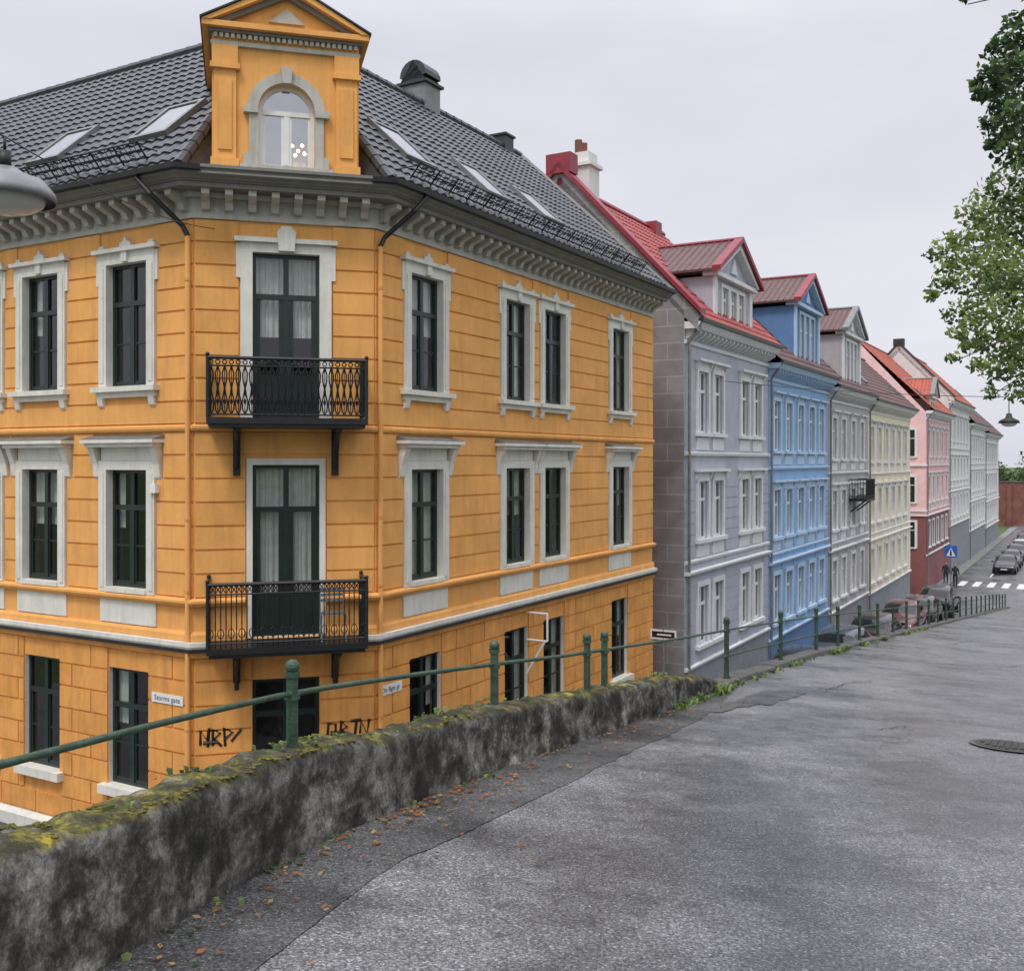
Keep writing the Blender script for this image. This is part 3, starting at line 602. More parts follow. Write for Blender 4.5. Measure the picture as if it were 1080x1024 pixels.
# balconies
def balcony(name,zf,zr,style):
    b=MB(); b.T=lambda p: TC(Vector((p.x+CC,p.y,p.z))); W=1.27; D=.85
    b.mat('iron'); b.box(-W-.02,W+.02,.035,D+.03,zf-.10,zf); b.box(-W+.02,W-.02,.04,D-.0,zf-.16,zf-.102)
    for sx in(-1,1):
        x=sx*.82
        b.tube([(x,.06,zf-.16),(x,.10,zf-.78),(x,.16,zf-.80),(x,.24,zf-.60),(x,.45,zf-.34),(x,.72,zf-.20)],[.045]*6,6)
        b.box(x-.06,x+.06,.035,.10,zf-.95 if style==0 else zf-.72,zf-.16)
        b.tube([(x,.30+.10*math.cos(t),zf-.32+.10*math.sin(t)) for t in [i*.6 for i in range(11)]],.022,5)
        b.box(x-.05,x+.05,.06,.78,zf-.22,zf-.162)
    hh=zr-zf
    edges=[((-W,.06),(-W,D)),((-W,D),(W,D)),((W,D),(W,.06))]
    b.tube([(-W,.04,zr),(-W,D,zr)],.032,6); b.tube([(-W,D,zr),(W,D,zr)],.032,6); b.tube([(W,D,zr),(W,.04,zr)],.032,6)
    for zz in((zf+.05,zr-.13) if style==0 else (zf+.08,zr-.16)):
        b.tube([(-W,.04,zz),(-W,D,zz)],.014,4); b.tube([(-W,D,zz),(W,D,zz)],.014,4); b.tube([(W,D,zz),(W,.04,zz)],.014,4)
    for x,y in((-W,D),(W,D),(-W,.06),(W,.06)):
        b.tube([(x,y,zf),(x,y,zr+.02)],.030,6); b.sphere((x,y,zr+.05),.036,8,6)
    for (p,q) in edges:
        L_=math.hypot(q[0]-p[0],q[1]-p[1]); ux,uy=(q[0]-p[0])/L_,(q[1]-p[1])/L_
        st=.105 if style==0 else .08; n=int(L_/st)
        for i in range(n):
            def at(a,zz): return (p[0]+ux*a,p[1]+uy*a,zz)
            a=L_*(i+.5)/n
            if style==0:
                zz0=zf+.05; H_=hh-.18
                def bp(t,w): return at(a+w,zz0+H_*t)
                b.tube([bp(0,0),bp(.10,.036),bp(.26,.044),bp(.42,.016),bp(.55,.004),bp(.70,.03),bp(.85,.036),bp(1,0)],.0115,4)
                b.tube([bp(0,0),bp(.10,-.036),bp(.26,-.044),bp(.42,-.016),bp(.55,-.004),bp(.70,-.03),bp(.85,-.036),bp(1,0)],.0115,4)
                b.tube([bp(.26+.05*math.sin(t),.018*math.cos(t)) for t in [k*math.pi/3 for k in range(7)]],.009,4)
                b.tube([bp(.05,0),bp(.95,0)],.007,4)
                b.tube([at(a+.036*math.cos(t),zr-.07+.036*math.sin(t)) for t in [k*math.pi/3 for k in range(7)]],.010,4)
            else:
                b.tube([at(a,zf),at(a,zr)],.0095,4)
                if i%2==0:
                    b.tube([at(a+.05*math.cos(t),zf+.24+.08*math.sin(t)) for t in [k*math.pi/4 for k in range(9)]],.008,4)
                b.tube([at(a+.035*math.cos(t),zr-.08+.05*math.sin(t)) for t in [k*math.pi/3 for k in range(7)]],.009,4)
    if style==1:
        b.mat('zinc'); cx=.75
        for dx in(-.2,.2):
            b.tube([(cx+dx,.30,zf),(cx+dx,.62,zf+.45)],.012,5); b.tube([(cx+dx,.66,zf),(cx+dx,.30,zf+.45),(cx+dx,.25,zf+.85)],.012,5)
        for k in range(5): b.box(cx-.2,cx+.2,.32+k*.065,.36+k*.065,zf+.45,zf+.465)
        for k in range(3): b.box(cx-.2,cx+.2,.25,.265,zf+.62+k*.09,zf+.67+k*.09)
    b.obj(name,H)
balcony('upper_balcony',.70,1.66,0)
balcony('lower_balcony',-3.02,-1.99,1)

def text(body,size,T,x,d,z,matk,name,parent,ext=.001):
    cu_=bpy.data.curves.new(name,'FONT'); cu_.body=body; cu_.size=size; cu_.align_x='CENTER'; cu_.align_y='CENTER'; cu_.extrude=ext
    cu_.materials.append(M[matk]); o=bpy.data.objects.new(name,cu_); COL.objects.link(o); o.parent=parent
    p0=T(Vector((x,d,z))); dx=(T(Vector((x+1,d,z)))-p0); dn=(T(Vector((x,d+1,z)))-p0)
    ax=dx; up=Vector((0,0,1))
    if ax.cross(up).dot(dn)<0: ax=-ax
    R=Matrix((ax,up,dn)).transposed().to_4x4(); o.matrix_local=Matrix.Translation(p0)@R
    return o
sp=MB(); sp.mat('signwhite'); sp.T=TL; sp.box(c+.22,c+.98,.034,.049,-4.13,-3.97)
sp.mat('wframe'); sp.box(c+.8,c+.95,.034,.13,-.55,-.40)
sp.T=TR; sp.mat('signwhite'); sp.box(c+.10,c+.75,.034,.049,-4.15,-3.98)
sp.mat('wframe')
for (p,q) in (((7.55,.03,-3.35),(7.55,.55,-3.35)),((7.55,.55,-3.35),(7.55,.55,-3.95)),((7.55,.55,-3.95),(7.55,.03,-3.95)),((7.55,.50,-3.95),(7.55,.03,-4.7))): sp.tube([p,q],.025,6)
sp.obj('street_name_plates',H)
text('Storms gate',.13,TL,c+.6,.051,-4.05,'black','street_name_text',H)
text('Do Bgts gt',.12,TR,c+.42,.051,-4.065,'black','street_name_text_b',H)
gf=MB(); gf.mat('black'); gf.T=TC
def scr(pts,r=.030): gf.tube([(x,.024,z) for x,z in pts],r,4)
x0,zz=.10,-4.78
scr([(x0,zz+.02),(x0+.0,zz+.27),(x0+.10,zz+.10),(x0+.14,zz+.30),(x0+.12,zz-.02)]); scr([(x0+.20,zz),(x0+.20,zz+.28),(x0+.32,zz+.20),(x0+.22,zz+.11),(x0+.34,zz-.02)]); scr([(x0+.40,zz-.02),(x0+.38,zz+.29),(x0+.52,zz+.20),(x0+.40,zz+.10)]); scr([(x0+.5,zz+.05),(x0+.66,zz+.24)]); scr([(x0+.04,zz+.05),(x0+.28,zz+.06)],.04)
x0=2.20
scr([(x0,zz+.02),(x0+.02,zz+.24),(x0+.14,zz+.22),(x0+.14,zz+.02),(x0,zz+.02)]); scr([(x0+.22,zz),(x0+.24,zz+.28),(x0+.34,zz+.16),(x0+.24,zz+.12),(x0+.38,zz-.02)]); scr([(x0+.40,zz+.26),(x0+.58,zz+.28)]); scr([(x0+.5,zz+.26),(x0+.47,zz)]); scr([(x0+.56,zz),(x0+.58,zz+.26),(x0+.68,zz+.02),(x0+.72,zz+.28)]); scr([(x0+.05,zz+.08),(x0+.34,zz+.05)],.04)
gf.obj('graffiti',H)

# ================================================================== ROW HOUSES
def house(name,t0,W,eave,body,trimk,cols,roofk,basek,basec2=None,dormers=(),fm='wframe',firewall=False,side=None,ridge_d=4.3,hood=True,balc=None,floors=3,wallside='firewall',copek='redpaint',depth=9.0,vergek='redpaint'):
    Hh=empty(name,P(12.06+c+t0,-10.98),math.radians(60))
    T=lambda p: Vector((p.x,-p.y,p.z))
    w=MB(); t=MB(); f=MB(); gl_=MB(); cu_=MB()
    for m_ in(w,t,f,gl_,cu_): m_.T=T
    h2=.46; rs=[(eave-3.25,eave-1.3),(eave-6.65,eave-4.8),(eave-10.0,eave-8.15)][:floors]
    ops=[(x-h2,x+h2,a,b) for x in cols for a,b in rs]
    zb=-11; zg=rs[-1][0]-.55; zm=(rs[1][0]-.95 if floors>1 else zg)
    w.mat(body); wall(w,0,W,zm,eave,[o for o in ops if o[2]>zm],.16)
    w.mat(basec2 or body); wall(w,0,W,zg,zm,[o for o in ops if o[2]<zm],.16)
    w.mat(basek); wall(w,0,W,zb,zg,[],.16)
    for o in ops:
        window(f,gl_,cu_,*o,d=-.07,fm=fm,bars=False,curt=.6)
        x=(o[0]+o[1])/2; z0_,z1_=o[2],o[3]; t.mat(trimk)
        t.box(x-h2-.16,x-h2,0,.06,z0_,z1_); t.box(x+h2,x+h2+.16,0,.06,z0_,z1_); t.box(x-h2-.16,x+h2+.16,0,.062,z1_,z1_+.16)
        t.box(x-h2-.22,x+h2+.22,0,.14,z0_-.12,z0_-.001)
        if hood and z0_>zm:
            t.box(x-h2-.28,x+h2+.28,0,.22,z1_+.30,z1_+.38); t.box(x-h2-.12,x+h2+.12,0,.05,z1_+.162,z1_+.30)
            for sx in(-1,1): xx=x+sx*(h2+.16); t.prism([(xx-.05,0,z1_+.0),(xx-.05,.07,z1_+.05),(xx-.05,.16,z1_+.30),(xx-.05,0,z1_+.30)],(.1,0,0))
        if z0_>zm: t.box(x-h2-.1,x+h2+.1,0,.03,z0_-.55,z0_-.16)
    pa=[(0,0),(W,0)]
    t.T=None
    t.mat(trimk)
    for zz,dd in((rs[0][0]-.65,.10),(rs[1][0]-.62,.08),(zm,.16),(zg,.1)): t.sweep(pa,[(0,zz-.10),(dd,zz-.08),(dd+.02,zz),(0,zz+.03)])
    t.sweep(pa,[(0,eave-.55),(.06,eave-.55),(.08,eave-.45),(0,eave-.42)])
    t.sweep(pa,[(0,eave-.10),(.40,eave-.10),(.48,eave+.02),(.52,eave+.10),(0,eave+.12)])
    t.mat('metal'); t.sweep(pa,[(.48,eave+.105),(.60,eave+.105),(.62,eave+.22),(.48,eave+.2)])
    t.T=T; t.mat(trimk); n=int(W/.4)
    for i in range(n):
        x=W*(i+.5)/n; t.prism([(x-.06,0,eave-.38),(x-.06,.10,eave-.34),(x-.06,.33,eave-.2),(x-.06,.33,eave-.101),(x-.06,0,eave-.101)],(.12,0,0))
    t.mat('zinc'); t.tube([(.12,.5,eave+.1),(.12,.12,eave-.5),(.12,.10,zb)],.05,6)
    def rust(zlo,zhi,nn,mk):
        w.mat(mk); st=(zhi-zlo)/nn
        for j in range(nn):
            b0=zlo+st*j+.02; b1=b0+st-.04
            hits=[(z0_,z1_) for z0_,z1_ in rs if z0_-.6<b1 and z1_+.42>b0]
            xs=[0.01]
            if hits:
                for x in cols: xs+=[x-h2-.3,x+h2+.3]
            xs.append(W-.01)
            for k in range(0,len(xs),2):
                if xs[k+1]-xs[k]>.05: w.box(xs[k],xs[k+1],0,.02,b0,b1)
    rust(zg+.05,zm-.12,7,basec2 or body); rust(zm+.05,rs[1][1]+1.0-.9,8,body)
    w.T=None
    rz=eave+.15+(ridge_d+.5)*1.0
    if firewall:
        w.mat(wallside); w.poly([(-.0,0,zb),(0,depth,zb),(0,depth,eave),(0,ridge_d,rz+.2),(0,-.0,eave+.45)])
        w.prism([(0,-.45,eave-.2),(0,-.45,eave+.35),(0,ridge_d,rz+.5),(0,ridge_d*2+.4,eave+.35),(0,ridge_d*2+.4,eave-.2),(0,ridge_d,rz-.2)],(.3,0,0))
        w.mat(copek); w.prism([(-.12,-.55,eave+.33),(-.12,-.55,eave+.50),(-.12,ridge_d,rz+.70),(-.12,ridge_d*2+.5,eave+.5),(-.12,ridge_d*2+.5,eave+.33),(-.12,ridge_d,rz+.5)],(.55,0,0))
        w.box(-.12,.43,ridge_d-.45,ridge_d+.45,rz+.3,rz+.95)
    else:
        w.mat(wallside if side is None else side); w.poly([(0,0,zb),(0,depth,zb),(0,depth,eave),(0,ridge_d,rz),(0,0,eave)])
    w.mat(body); w.poly([(W,0,zb),(W,depth,zb),(W,depth,eave),(W,ridge_d,rz),(W,0,eave)]); w.poly([(0,depth,zb),(W,depth,zb),(W,depth,eave),(0,depth,eave)])
    w.obj('walls',Hh)
    run_=ridge_d+.55; rise_=rz-(eave+.15); sl=math.hypot(run_,rise_); a_,b_=run_/sl,rise_/sl
    fn=lambda x,r,h:(x,-.55+r*a_-h*b_,eave+.17+r*b_+h*a_)
    rf=MB().mat(roofk); tiles(rf,(.3 if firewall else 0),W,sl,fn,tw=.3,ch=.4,k=4)
    rf.poly([(0,ridge_d,rz),(W,ridge_d,rz),(W,depth+.3,eave),(0,depth+.3,eave)])
    rf.mat('redpaint' if roofk in('redtile','orangetile') else 'metal'); rf.tube([(0,ridge_d,rz+.05),(W,ridge_d,rz+.05)],.13,6)
    for x in [W*.12,W*.86]:
        p0=[fn(x-.35,1.4,.05),fn(x+.35,1.4,.05),fn(x+.35,2.3,.05),fn(x-.35,2.3,.05)]
        nrm=Vector((0,-b_,a_))*.10; rf.mat('zinc'); rf.prism(p0,nrm)
        rf.mat('carglass'); rf.poly([tuple(Vector(q)+nrm*1.08) for q in (fn(x-.27,1.48,.05),fn(x+.27,1.48,.05),fn(x+.27,2.22,.05),fn(x-.27,2.22,.05))])
    for (xc,dwid,apex,rk,dk) in dormers:
        rf.T=T; hwd=dwid/2; zt_=apex-1.45; z0_=eave+.12
        ws=[xc-hwd*.42,xc,xc+hwd*.42] if dwid>3.4 else [xc-.45,xc+.45]
        w2=MB(); w2.T=T; w2.mat(dk); wo=[(x-.33,x+.33,z0_+.35,zt_-.25) for x in ws]
        wall(w2,xc-hwd,xc+hwd,z0_,zt_,wo,.12); w2.obj('dormer_front',Hh)
        for o in wo:
            window(f,gl_,cu_,*o,d=-.05,fm='wframe',bars=False,curt=.3)
            t.mat(trimk); t.box(o[0]-.1,o[0],0,.05,o[2],o[3]); t.box(o[1],o[1]+.1,0,.05,o[2],o[3]); t.box(o[0]-.1,o[1]+.1,0,.052,o[3],o[3]+.12); t.box(o[0]-.12,o[1]+.12,0,.1,o[2]-.08,o[2]-.001)
        for sx in(-1,1):
            rf.mat(dk); rf.poly([(xc+sx*hwd,0,z0_),(xc+sx*hwd,-4.2,z0_),(xc+sx*hwd,-4.2,zt_),(xc+sx*hwd,0,zt_)])
            t.mat(trimk); xx0,xx1=sorted((xc+sx*(hwd-.3),xc+sx*hwd)); t.box(xx0,xx1,0,.07,z0_,zt_)
        t.box(xc-hwd-.15,xc+hwd+.15,-.3,.22,zt_,zt_+.14)
        rf.mat(dk); rf.prism([(xc-hwd,0.02,zt_+.14),(xc+hwd,.02,zt_+.14),(xc,.02,apex-.12)],(0,-4.4,0))
        t.mat(trimk); t.prism([(xc-.35,.03,zt_+.35),(xc+.35,.03,zt_+.35),(xc,.03,apex-.55)],(0,.05,0))
        for sx in(-1,1):
            t.mat(trimk); t.prism([(xc+sx*(hwd+.2),.02,zt_+.14),(xc+sx*(hwd-.05),.02,zt_+.14),(xc,.02,apex-.24),(xc,.02,apex)],(0,.26,0))
            rf.mat(rk); rf.prism([(xc+sx*(hwd+.3),.30,zt_+.12),(xc,.30,apex+.02),(xc,.30,apex+.10),(xc+sx*(hwd+.3),.30,zt_+.20)],(0,-4.4,0))
            rf.mat(vergek); rf.prism([(xc+sx*(hwd+.38),.40,zt_+.10),(xc,.40,apex+.0),(xc,.40,apex+.17),(xc+sx*(hwd+.38),.40,zt_+.27)],(0,-.30,0))
            for k in range(16):
                yy=-.10-k*.26; rf.mat(rk); rf.tube([(xc+sx*(hwd+.28),yy,zt_+.21),(xc,yy,apex+.11)],.03,4)
        rf.mat(vergek); rf.tube([(xc,.38,apex+.12),(xc,-4.0,apex+.12)],.07,6)
        rf.T=None
    t.obj('stone_trim',Hh); f.obj('window_frames',Hh); gl_.obj('window_glass',Hh); cu_.obj('curtains',Hh); rf.obj('roof',Hh)
    if side:
        T2=lambda p: Vector((-p.y,p.x,p.z)); sw=MB(); sw.T=T2
        for x in(1.2,3.6,6.0):
            for a,b in rs:
                sw.mat(trimk); sw.box(x-.6,x-.42,.005,.08,a-.1,b+.15); sw.box(x+.42,x+.6,.005,.08,a-.1,b+.15); sw.box(x-.42,x+.42,.005,.08,b,b+.15); sw.box(x-.5,x+.5,.082,.14,a-.12,a-.01)
                sw.mat('carglass'); sw.box(x-.42,x+.42,.005,.03,a,b); sw.mat('wframe'); sw.box(x-.025,x+.025,.03,.05,a,b); sw.box(x-.42,x+.42,.03,.048,a+(b-a)*.66,a+(b-a)*.66+.05)
        for zz in(rs[0][0]-.65,rs[1][0]-.62,zm): sw.mat(trimk); sw.box(0,depth,.005,.12,zz-.1,zz+.02)
        sw.mat(basec2 or body); sw.box(0,depth,.004,.02,zb,zm-.1)
        sw.obj('side_wall_windows',Hh)
    if balc:
        bb=MB(); bb.T=T; x,zf=balc; bb.mat('iron'); bb.box(x-1.1,x+1.1,.02,.9,zf-.15,zf)
        for zz in(zf+.1,zf+.95): bb.tube([(x-1.1,.05,zz),(x-1.1,.88,zz),(x+1.1,.88,zz),(x+1.1,.05,zz)],.03,5)
        for i in range(18): bb.tube([(x-1.1+2.2*i/17,.88,zf),(x-1.1+2.2*i/17,.88,zf+.95)],.016,4)
        for i in range(7): bb.tube([(x-1.1,.05+.83*i/6,zf),(x-1.1,.05+.83*i/6,zf+.95)],.016,4)
        bb.tube([(x-.8,.05,zf-.7),(x-.8,.75,zf-.15)],.04,5); bb.tube([(x+.8,.05,zf-.7),(x+.8,.75,zf-.15)],.04,5)
        bb.obj('balcony',Hh)
    return Hh
g1=house('blue_grey_row_house',15.4,9.1,4.15,'bluegrey','white2',[1.65,3.15,6.1,7.65],'redtile','base',firewall=True,dormers=[(4.75,4.2,7.55,'browntile','bluegrey')])
chm=MB(); chm.mat('whitepl'); chm.box(1.4,2.2,3.9,4.9,8.6,10.0); chm.box(1.3,2.3,3.8,5.0,10.0,10.12); chm.box(1.45,2.15,3.95,4.85,10.12,10.5); chm.mat('brick')
for x in(1.6,2.0): chm.cyl((x,4.4,10.5),.13,.45,10)
chm.mat('redpaint'); chm.box(7.4,8.0,3.9,4.6,8.6,9.35)
chm.obj('chimney',g1)
b1=house('blue_row_house',24.5,10.0,3.65,'blue','bluetrim',[1.2,3.0,4.9,6.8,8.6],'browntile','bluedk',dormers=[(6.0,4.3,7.95,'browntile','bluedk')])
g2=house('grey_row_house',34.5,9.5,3.35,'grey2','white2',[1.3,3.3,5.6,7.8],'browntile','base',dormers=[(5.2,4.3,7.75,'browntile','grey2')],balc=(5.6,-1.9),vergek='zinc')
c1=house('cream_row_house',44.0,14.6,3.2,'cream','whitepl',[1.2,3.4,5.6,7.8,10.0,12.4],'browntile','base',ridge_d=3.0)
chm=MB(); chm.mat('zinc'); chm.box(9.5,10.2,2.5,3.3,6.0,8.6); chm.box(9.4,10.3,2.4,3.4,8.6,8.7); chm.obj('chimney',c1)
p1=house('pink_row_house',66.0,13.0,3.6,'pink','white2',[1.3,3.6,6.0,8.6,11.2],'orangetile','maroon',basec2='maroon',side='pink_side',fm='wframe',dormers=[(3.0,2.6,6.2,'orangetile','pink')],ridge_d=5,vergek='zinc')
w1=house('white_row_house',79.0,16.0,5.0,'whitepl','white2',[1.5,4.0,6.5,9.0,11.5,14.0],'orangetile','base',firewall=True,wallside='whitepl',copek='metal',ridge_d=4)
w2_=house('white_row_house',95.0,16.0,3.6,'whitepl','white2',[1.5,4.0,6.5,9.0,11.5,14.0],'browntile','base',ridge_d=4,wallside='bluetrim')
w3=house('white_row_house',111.0,18.0,3.0,'whitepl','white2',[1.5,4.0,6.5,9.0,11.5,14.0],'browntile','base',ridge_d=4)

# ================================================================== ROADS & TERRAIN
def lerp(tab,s):
    if s<=tab[0][0]: return tab[0][1]
    for (a,b),(a2,b2) in zip(tab,tab[1:]):
        if s<=a2: return b+(b2-b)*(s-a)/(a2-a)
    return tab[-1][1]
QT=[(-14,-2.6),(-2,-2.6),(0.5,-2.75),(2.0,-3.02),(3.2,-3.38),(4.3,-3.63),(5.7,-3.80),(7.07,-3.91),(9,-4.0),(11.5,-4.12),(15,-4.40),(19.8,-4.65),(31.3,-4.75),(74.9,-5.03)]
def qw(s): return lerp(QT,s)
def zr(s): return -1.6-.109*s
def zst(s): return lerp([(-60,-7.7),(14.2,-7.7),(40,-8.1),(52,-8.45),(64,-9.0),(74.5,-9.8),(200,-9.8)],s)
def strip(name,s0,s1,ds,qa,qb,nq,zf,matk):
    mb=MB().mat(matk); n=int((s1-s0)/ds); rows_=[]
    for i in range(n+1):
        s=s0+(s1-s0)*i/n; a=qa(s); b=qb(s); rows_.append([mb.pt(P(s,a+(b-a)*j/nq,zf(s,a+(b-a)*j/nq))) for j in range(nq+1)])
    for i in range(n):
        for j in range(nq): mb.face([rows_[i][j],rows_[i][j+1],rows_[i+1][j+1],rows_[i+1][j]])
    return mb.obj(name,smooth=True)
und=lambda s,q:0.012*noise.noise(Vector((s*.5,q*.6,0)))
strip('upper_road',-14,75.2,.5,lambda s:qw(s)-.05,lambda s:6.0,14,lambda s,q:zr(s)+und(s,q),'asphalt')
def sw_(s):
    w_=.55+.04*math.sin(s*1.3)+.05*noise.noise(Vector((s*1.1,0,0)))+.03*noise.noise(Vector((s*5,3,0)))
    return w_ if s<9 else w_*max(.05,(14-s)/5)
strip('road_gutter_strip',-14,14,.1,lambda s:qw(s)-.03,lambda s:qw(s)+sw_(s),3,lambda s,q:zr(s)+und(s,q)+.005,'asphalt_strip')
strip('lower_street',-20,75.2,1.0,lambda s:-10.98,lambda s:qw(s)-.3,4,lambda s,q:zst(s),'asphalt')
strip('far_street',75.2,172,2.0,lambda s:-10.98,lambda s:14.0,6,lambda s,q:-9.8,'asphalt')
strip('side_street',-20,12.06,1.0,lambda s:-40,lambda s:-10.98,20,lambda s,q:max(-9.9,-7.7+.1*(q+10.98)),'asphalt')
mb=MB().mat('pave')
for i in range(60):
    s0=14.2+i*2.5; s1=s0+2.5
    if s0>74 and s0<79: continue
    za,zb_=zst(s0)+.12,zst(s1)+.12
    mb.poly([P(s0,-10.98,za),P(s1,-10.98,zb_),P(s1,-10.1,zb_),P(s0,-10.1,za)]); mb.poly([P(s0,-10.1,za),P(s1,-10.1,zb_),P(s1,-10.1,zb_-.2),P(s0,-10.1,za-.2)])
mb.obj('pavement')
gb=MB().mat('grass'); gb.poly([(-1500,-1500,-10.0),(1500,-1500,-10.0),(1500,1500,-10.0),(-1500,1500,-10.0)]); gb.obj('ground')
strip('hillside',-60,74,2.0,lambda s:6.0 if s>-14 else -8,lambda s:60.0,14,lambda s,q:(zr(s) if s>-14 else zr(-14))-.02+.18*max(0,q-6)+.5*noise.noise(Vector((s*.1,q*.1,2)))*(min(1,abs(q-6)/4)),'grass')

mb=MB().mat('concrete')
def wh(s): return lerp([(-14,.60),(2,.55),(4,.50),(7,.41),(11.3,.30),(11.9,.27),(12.3,.20),(13,.13),(75,.12)],s)
def ntop(s,b): return .05*noise.noise(Vector((s*.9,0,3.3)))+.025*noise.noise(Vector((s*3.5,1,3.3)))+.015*noise.noise(Vector((s*11,b,7.1)))
ss=[-14+i*.5 for i in range(28)]+[i*.045 for i in range(0,284)]
secs=[]
for s in ss:
    q=qw(s); zb_=zr(s); h=wh(s)
    top=zb_+h+ntop(s,1)
    prof=[]
    for k in range(11):
        f_=k/10; prof.append((q+.025*noise.noise(Vector((s*3,f_*3,1)))+.014*noise.noise(Vector((s*9,f_*5,5)))+.007*noise.noise(Vector((s*22,f_*12,9)))-.03*f_,zb_-.05+(top-.03-zb_+.05)*f_))
    prof+= [(q-.055+.02*noise.noise(Vector((s*8,4,4))),top+.0),(q-.12,top+.012+.02*noise.noise(Vector((s*7,3,3)))),(q-.20,top+.015+.03*noise.noise(Vector((s*7,5,3)))),(q-.27,top+.005+.02*noise.noise(Vector((s*7,6,3)))),(q-.33,top-.03),(q-.35,top-.2)]
    prof.append((q-.36,zst(s)-.3))
    secs.append([mb.pt(P(s,a,b)) for a,b in prof])
for i in range(len(secs)-1):
    for j in range(len(secs[0])-1): mb.face([secs[i][j],secs[i][j+1],secs[i+1][j+1],secs[i+1][j]])
mb.face(secs[-1])
mb.obj('old_retaining_wall',smooth=True)
mb=MB().mat('kerb'); s=12.72
while s<74.5:
    L_=1.2; e=s+L_-.02; h=.08+random.uniform(-.015,.015)
    i=[mb.pt(p) for p in (P(s,qw(s),zr(s)-.1),P(e,qw(e),zr(e)-.1),P(e,qw(e)-.32,zr(e)-.1),P(s,qw(s)-.32,zr(s)-.1),P(s,qw(s)-.02,zr(s)+h),P(e,qw(e)-.02,zr(e)+h),P(e,qw(e)-.3,zr(e)+h),P(s,qw(s)-.3,zr(s)+h))]
    for q in ((0,1,2,3),(4,5,6,7),(0,1,5,4),(1,2,6,5),(2,3,7,6),(3,0,4,7)): mb.face([i[k] for k in q])
    s+=L_
mb.obj('stone_kerb',bevel=.02)
mb=MB().mat('concrete')
for i in range(62):
    s=12.7+i; e=s+1; mb.poly([P(s,qw(s)-.33,zr(s)+.02),P(e,qw(e)-.33,zr(e)+.02),P(e,qw(e)-.36,zst(e)-.3),P(s,qw(s)-.36,zst(s)-.3)])
mb.obj('street_retaining_wall')
R=empty('iron_railing'); mb=MB()
rs_=[-8,-4.2,-1,1.5,4.15,6.75,8.6,9.03,13.7,17.3,20.4,22.4]+[22.4+2.4*i for i in range(1,22)]
def rh(s): return lerp([(-14,.86),(4,.86),(8,.80),(75,.82)],s)
mb.mat('greenpost')
for s in rs_:
    q=qw(s)-.17; zb_=zr(s)+(wh(s)-.05 if s<12.7 else .05); zt=zr(s)+rh(s)+.03
    r_=.032 if s<12 else .036
    p=P(s,q,0); mb.cyl((p.x,p.y,zb_),r_,zt-zb_,12); mb.cyl((p.x,p.y,zb_),r_*1.5,.05,12); mb.cyl((p.x,p.y,zt-.12),r_*1.35,.03,12); mb.cyl((p.x,p.y,zt),r_*1.3,.03,12); mb.sphere((p.x,p.y,zt+.055),r_*1.25,12,8)
mb.obj('posts',R,smooth=False)
mb=MB().mat('greenpost')
pts=[-14+i*.5 for i in range(178)]
mb.tube([P(s,qw(s)-.17,zr(s)+rh(s)-.06) for s in pts if s<75],.016,8)
mb.tube([P(s,qw(s)-.17,zr(s)+rh(s)-.42) for s in pts if 13<s<75],.017,8)
mb.obj('rails',R,smooth=True)

mh=MB()
MS,MQ=11.03,-.75
def disc(mb,s,q,r,dz,matk,n=40):
    mb.mat(matk); k=[]
    for i in range(n):
        a=2*math.pi*i/n; s_=s+r*math.cos(a); q_=q+r*math.sin(a); k.append(mb.pt(P(s_,q_,zr(s_)+dz)))
    mb.face(k)
disc(mh,MS,MQ,.36,.018,'kerb'); disc(mh,MS,MQ,.31,.022,'iron_cover')
mh.mat('iron_cover')
for i in range(-4,5):
    for j in range(-4,5):
        if i*i+j*j<17:
            s_=MS+i*.06; q_=MQ+j*.06; a=[P(s_-.019,q_-.019,zr(s_)+.026),P(s_+.019,q_-.019,zr(s_)+.026),P(s_+.019,q_+.019,zr(s_)+.026),P(s_-.019,q_+.019,zr(s_)+.026)]; mh.prism(a,(0,0,.006))
mh.obj('manhole_cover')

pt=MB()
def blob(s,q,rs,rq,seed,dz=.016,mk='asphalt_strip'):
    k=[]; pt.mat(mk)
    for i in range(70):
        a=2*math.pi*i/70; m_=1+.5*noise.noise(Vector((math.cos(a)*1.9,math.sin(a)*1.9,seed)))+.25*noise.noise(Vector((math.cos(a)*7,math.sin(a)*7,seed))); s_=s+rs*m_*math.cos(a); q_=q+rq*m_*math.sin(a); k.append(pt.pt(P(s_,q_,zr(s_)+und(s_,q_)+dz)))
    pt.face(k)
blob(12.7,-3.6,1.0,.24,1.0,.008); blob(11.3,-3.75,.6,.16,5,.009)
pt.obj('asphalt_patches')
ck=MB().mat('tyre')
def crack(s,q,a,L_,seed,w0=.006):
    n=int(L_/.04); pl=[]
    for i in range(n+1):
        t=i/n; aa=a+1.3*noise.noise(Vector((t*L_*1.5,seed,0)))+1.3*noise.noise(Vector((t*L_*9,seed,4)))
        s+=.04*math.cos(aa); q+=.04*math.sin(aa); w_=w0*(1-abs(2*t-1)**3)*(1+.9*noise.noise(Vector((t*30,seed,8))))+.001
        z=zr(s)+und(s,q)+.011
        pl.append((ck.pt(P(s-w_*math.sin(aa),q+w_*math.cos(aa),z)),ck.pt(P(s+w_*math.sin(aa),q-w_*math.cos(aa),z))))
    for i in range(n): ck.face([pl[i][0],pl[i][1],pl[i+1][1],pl[i+1][0]])
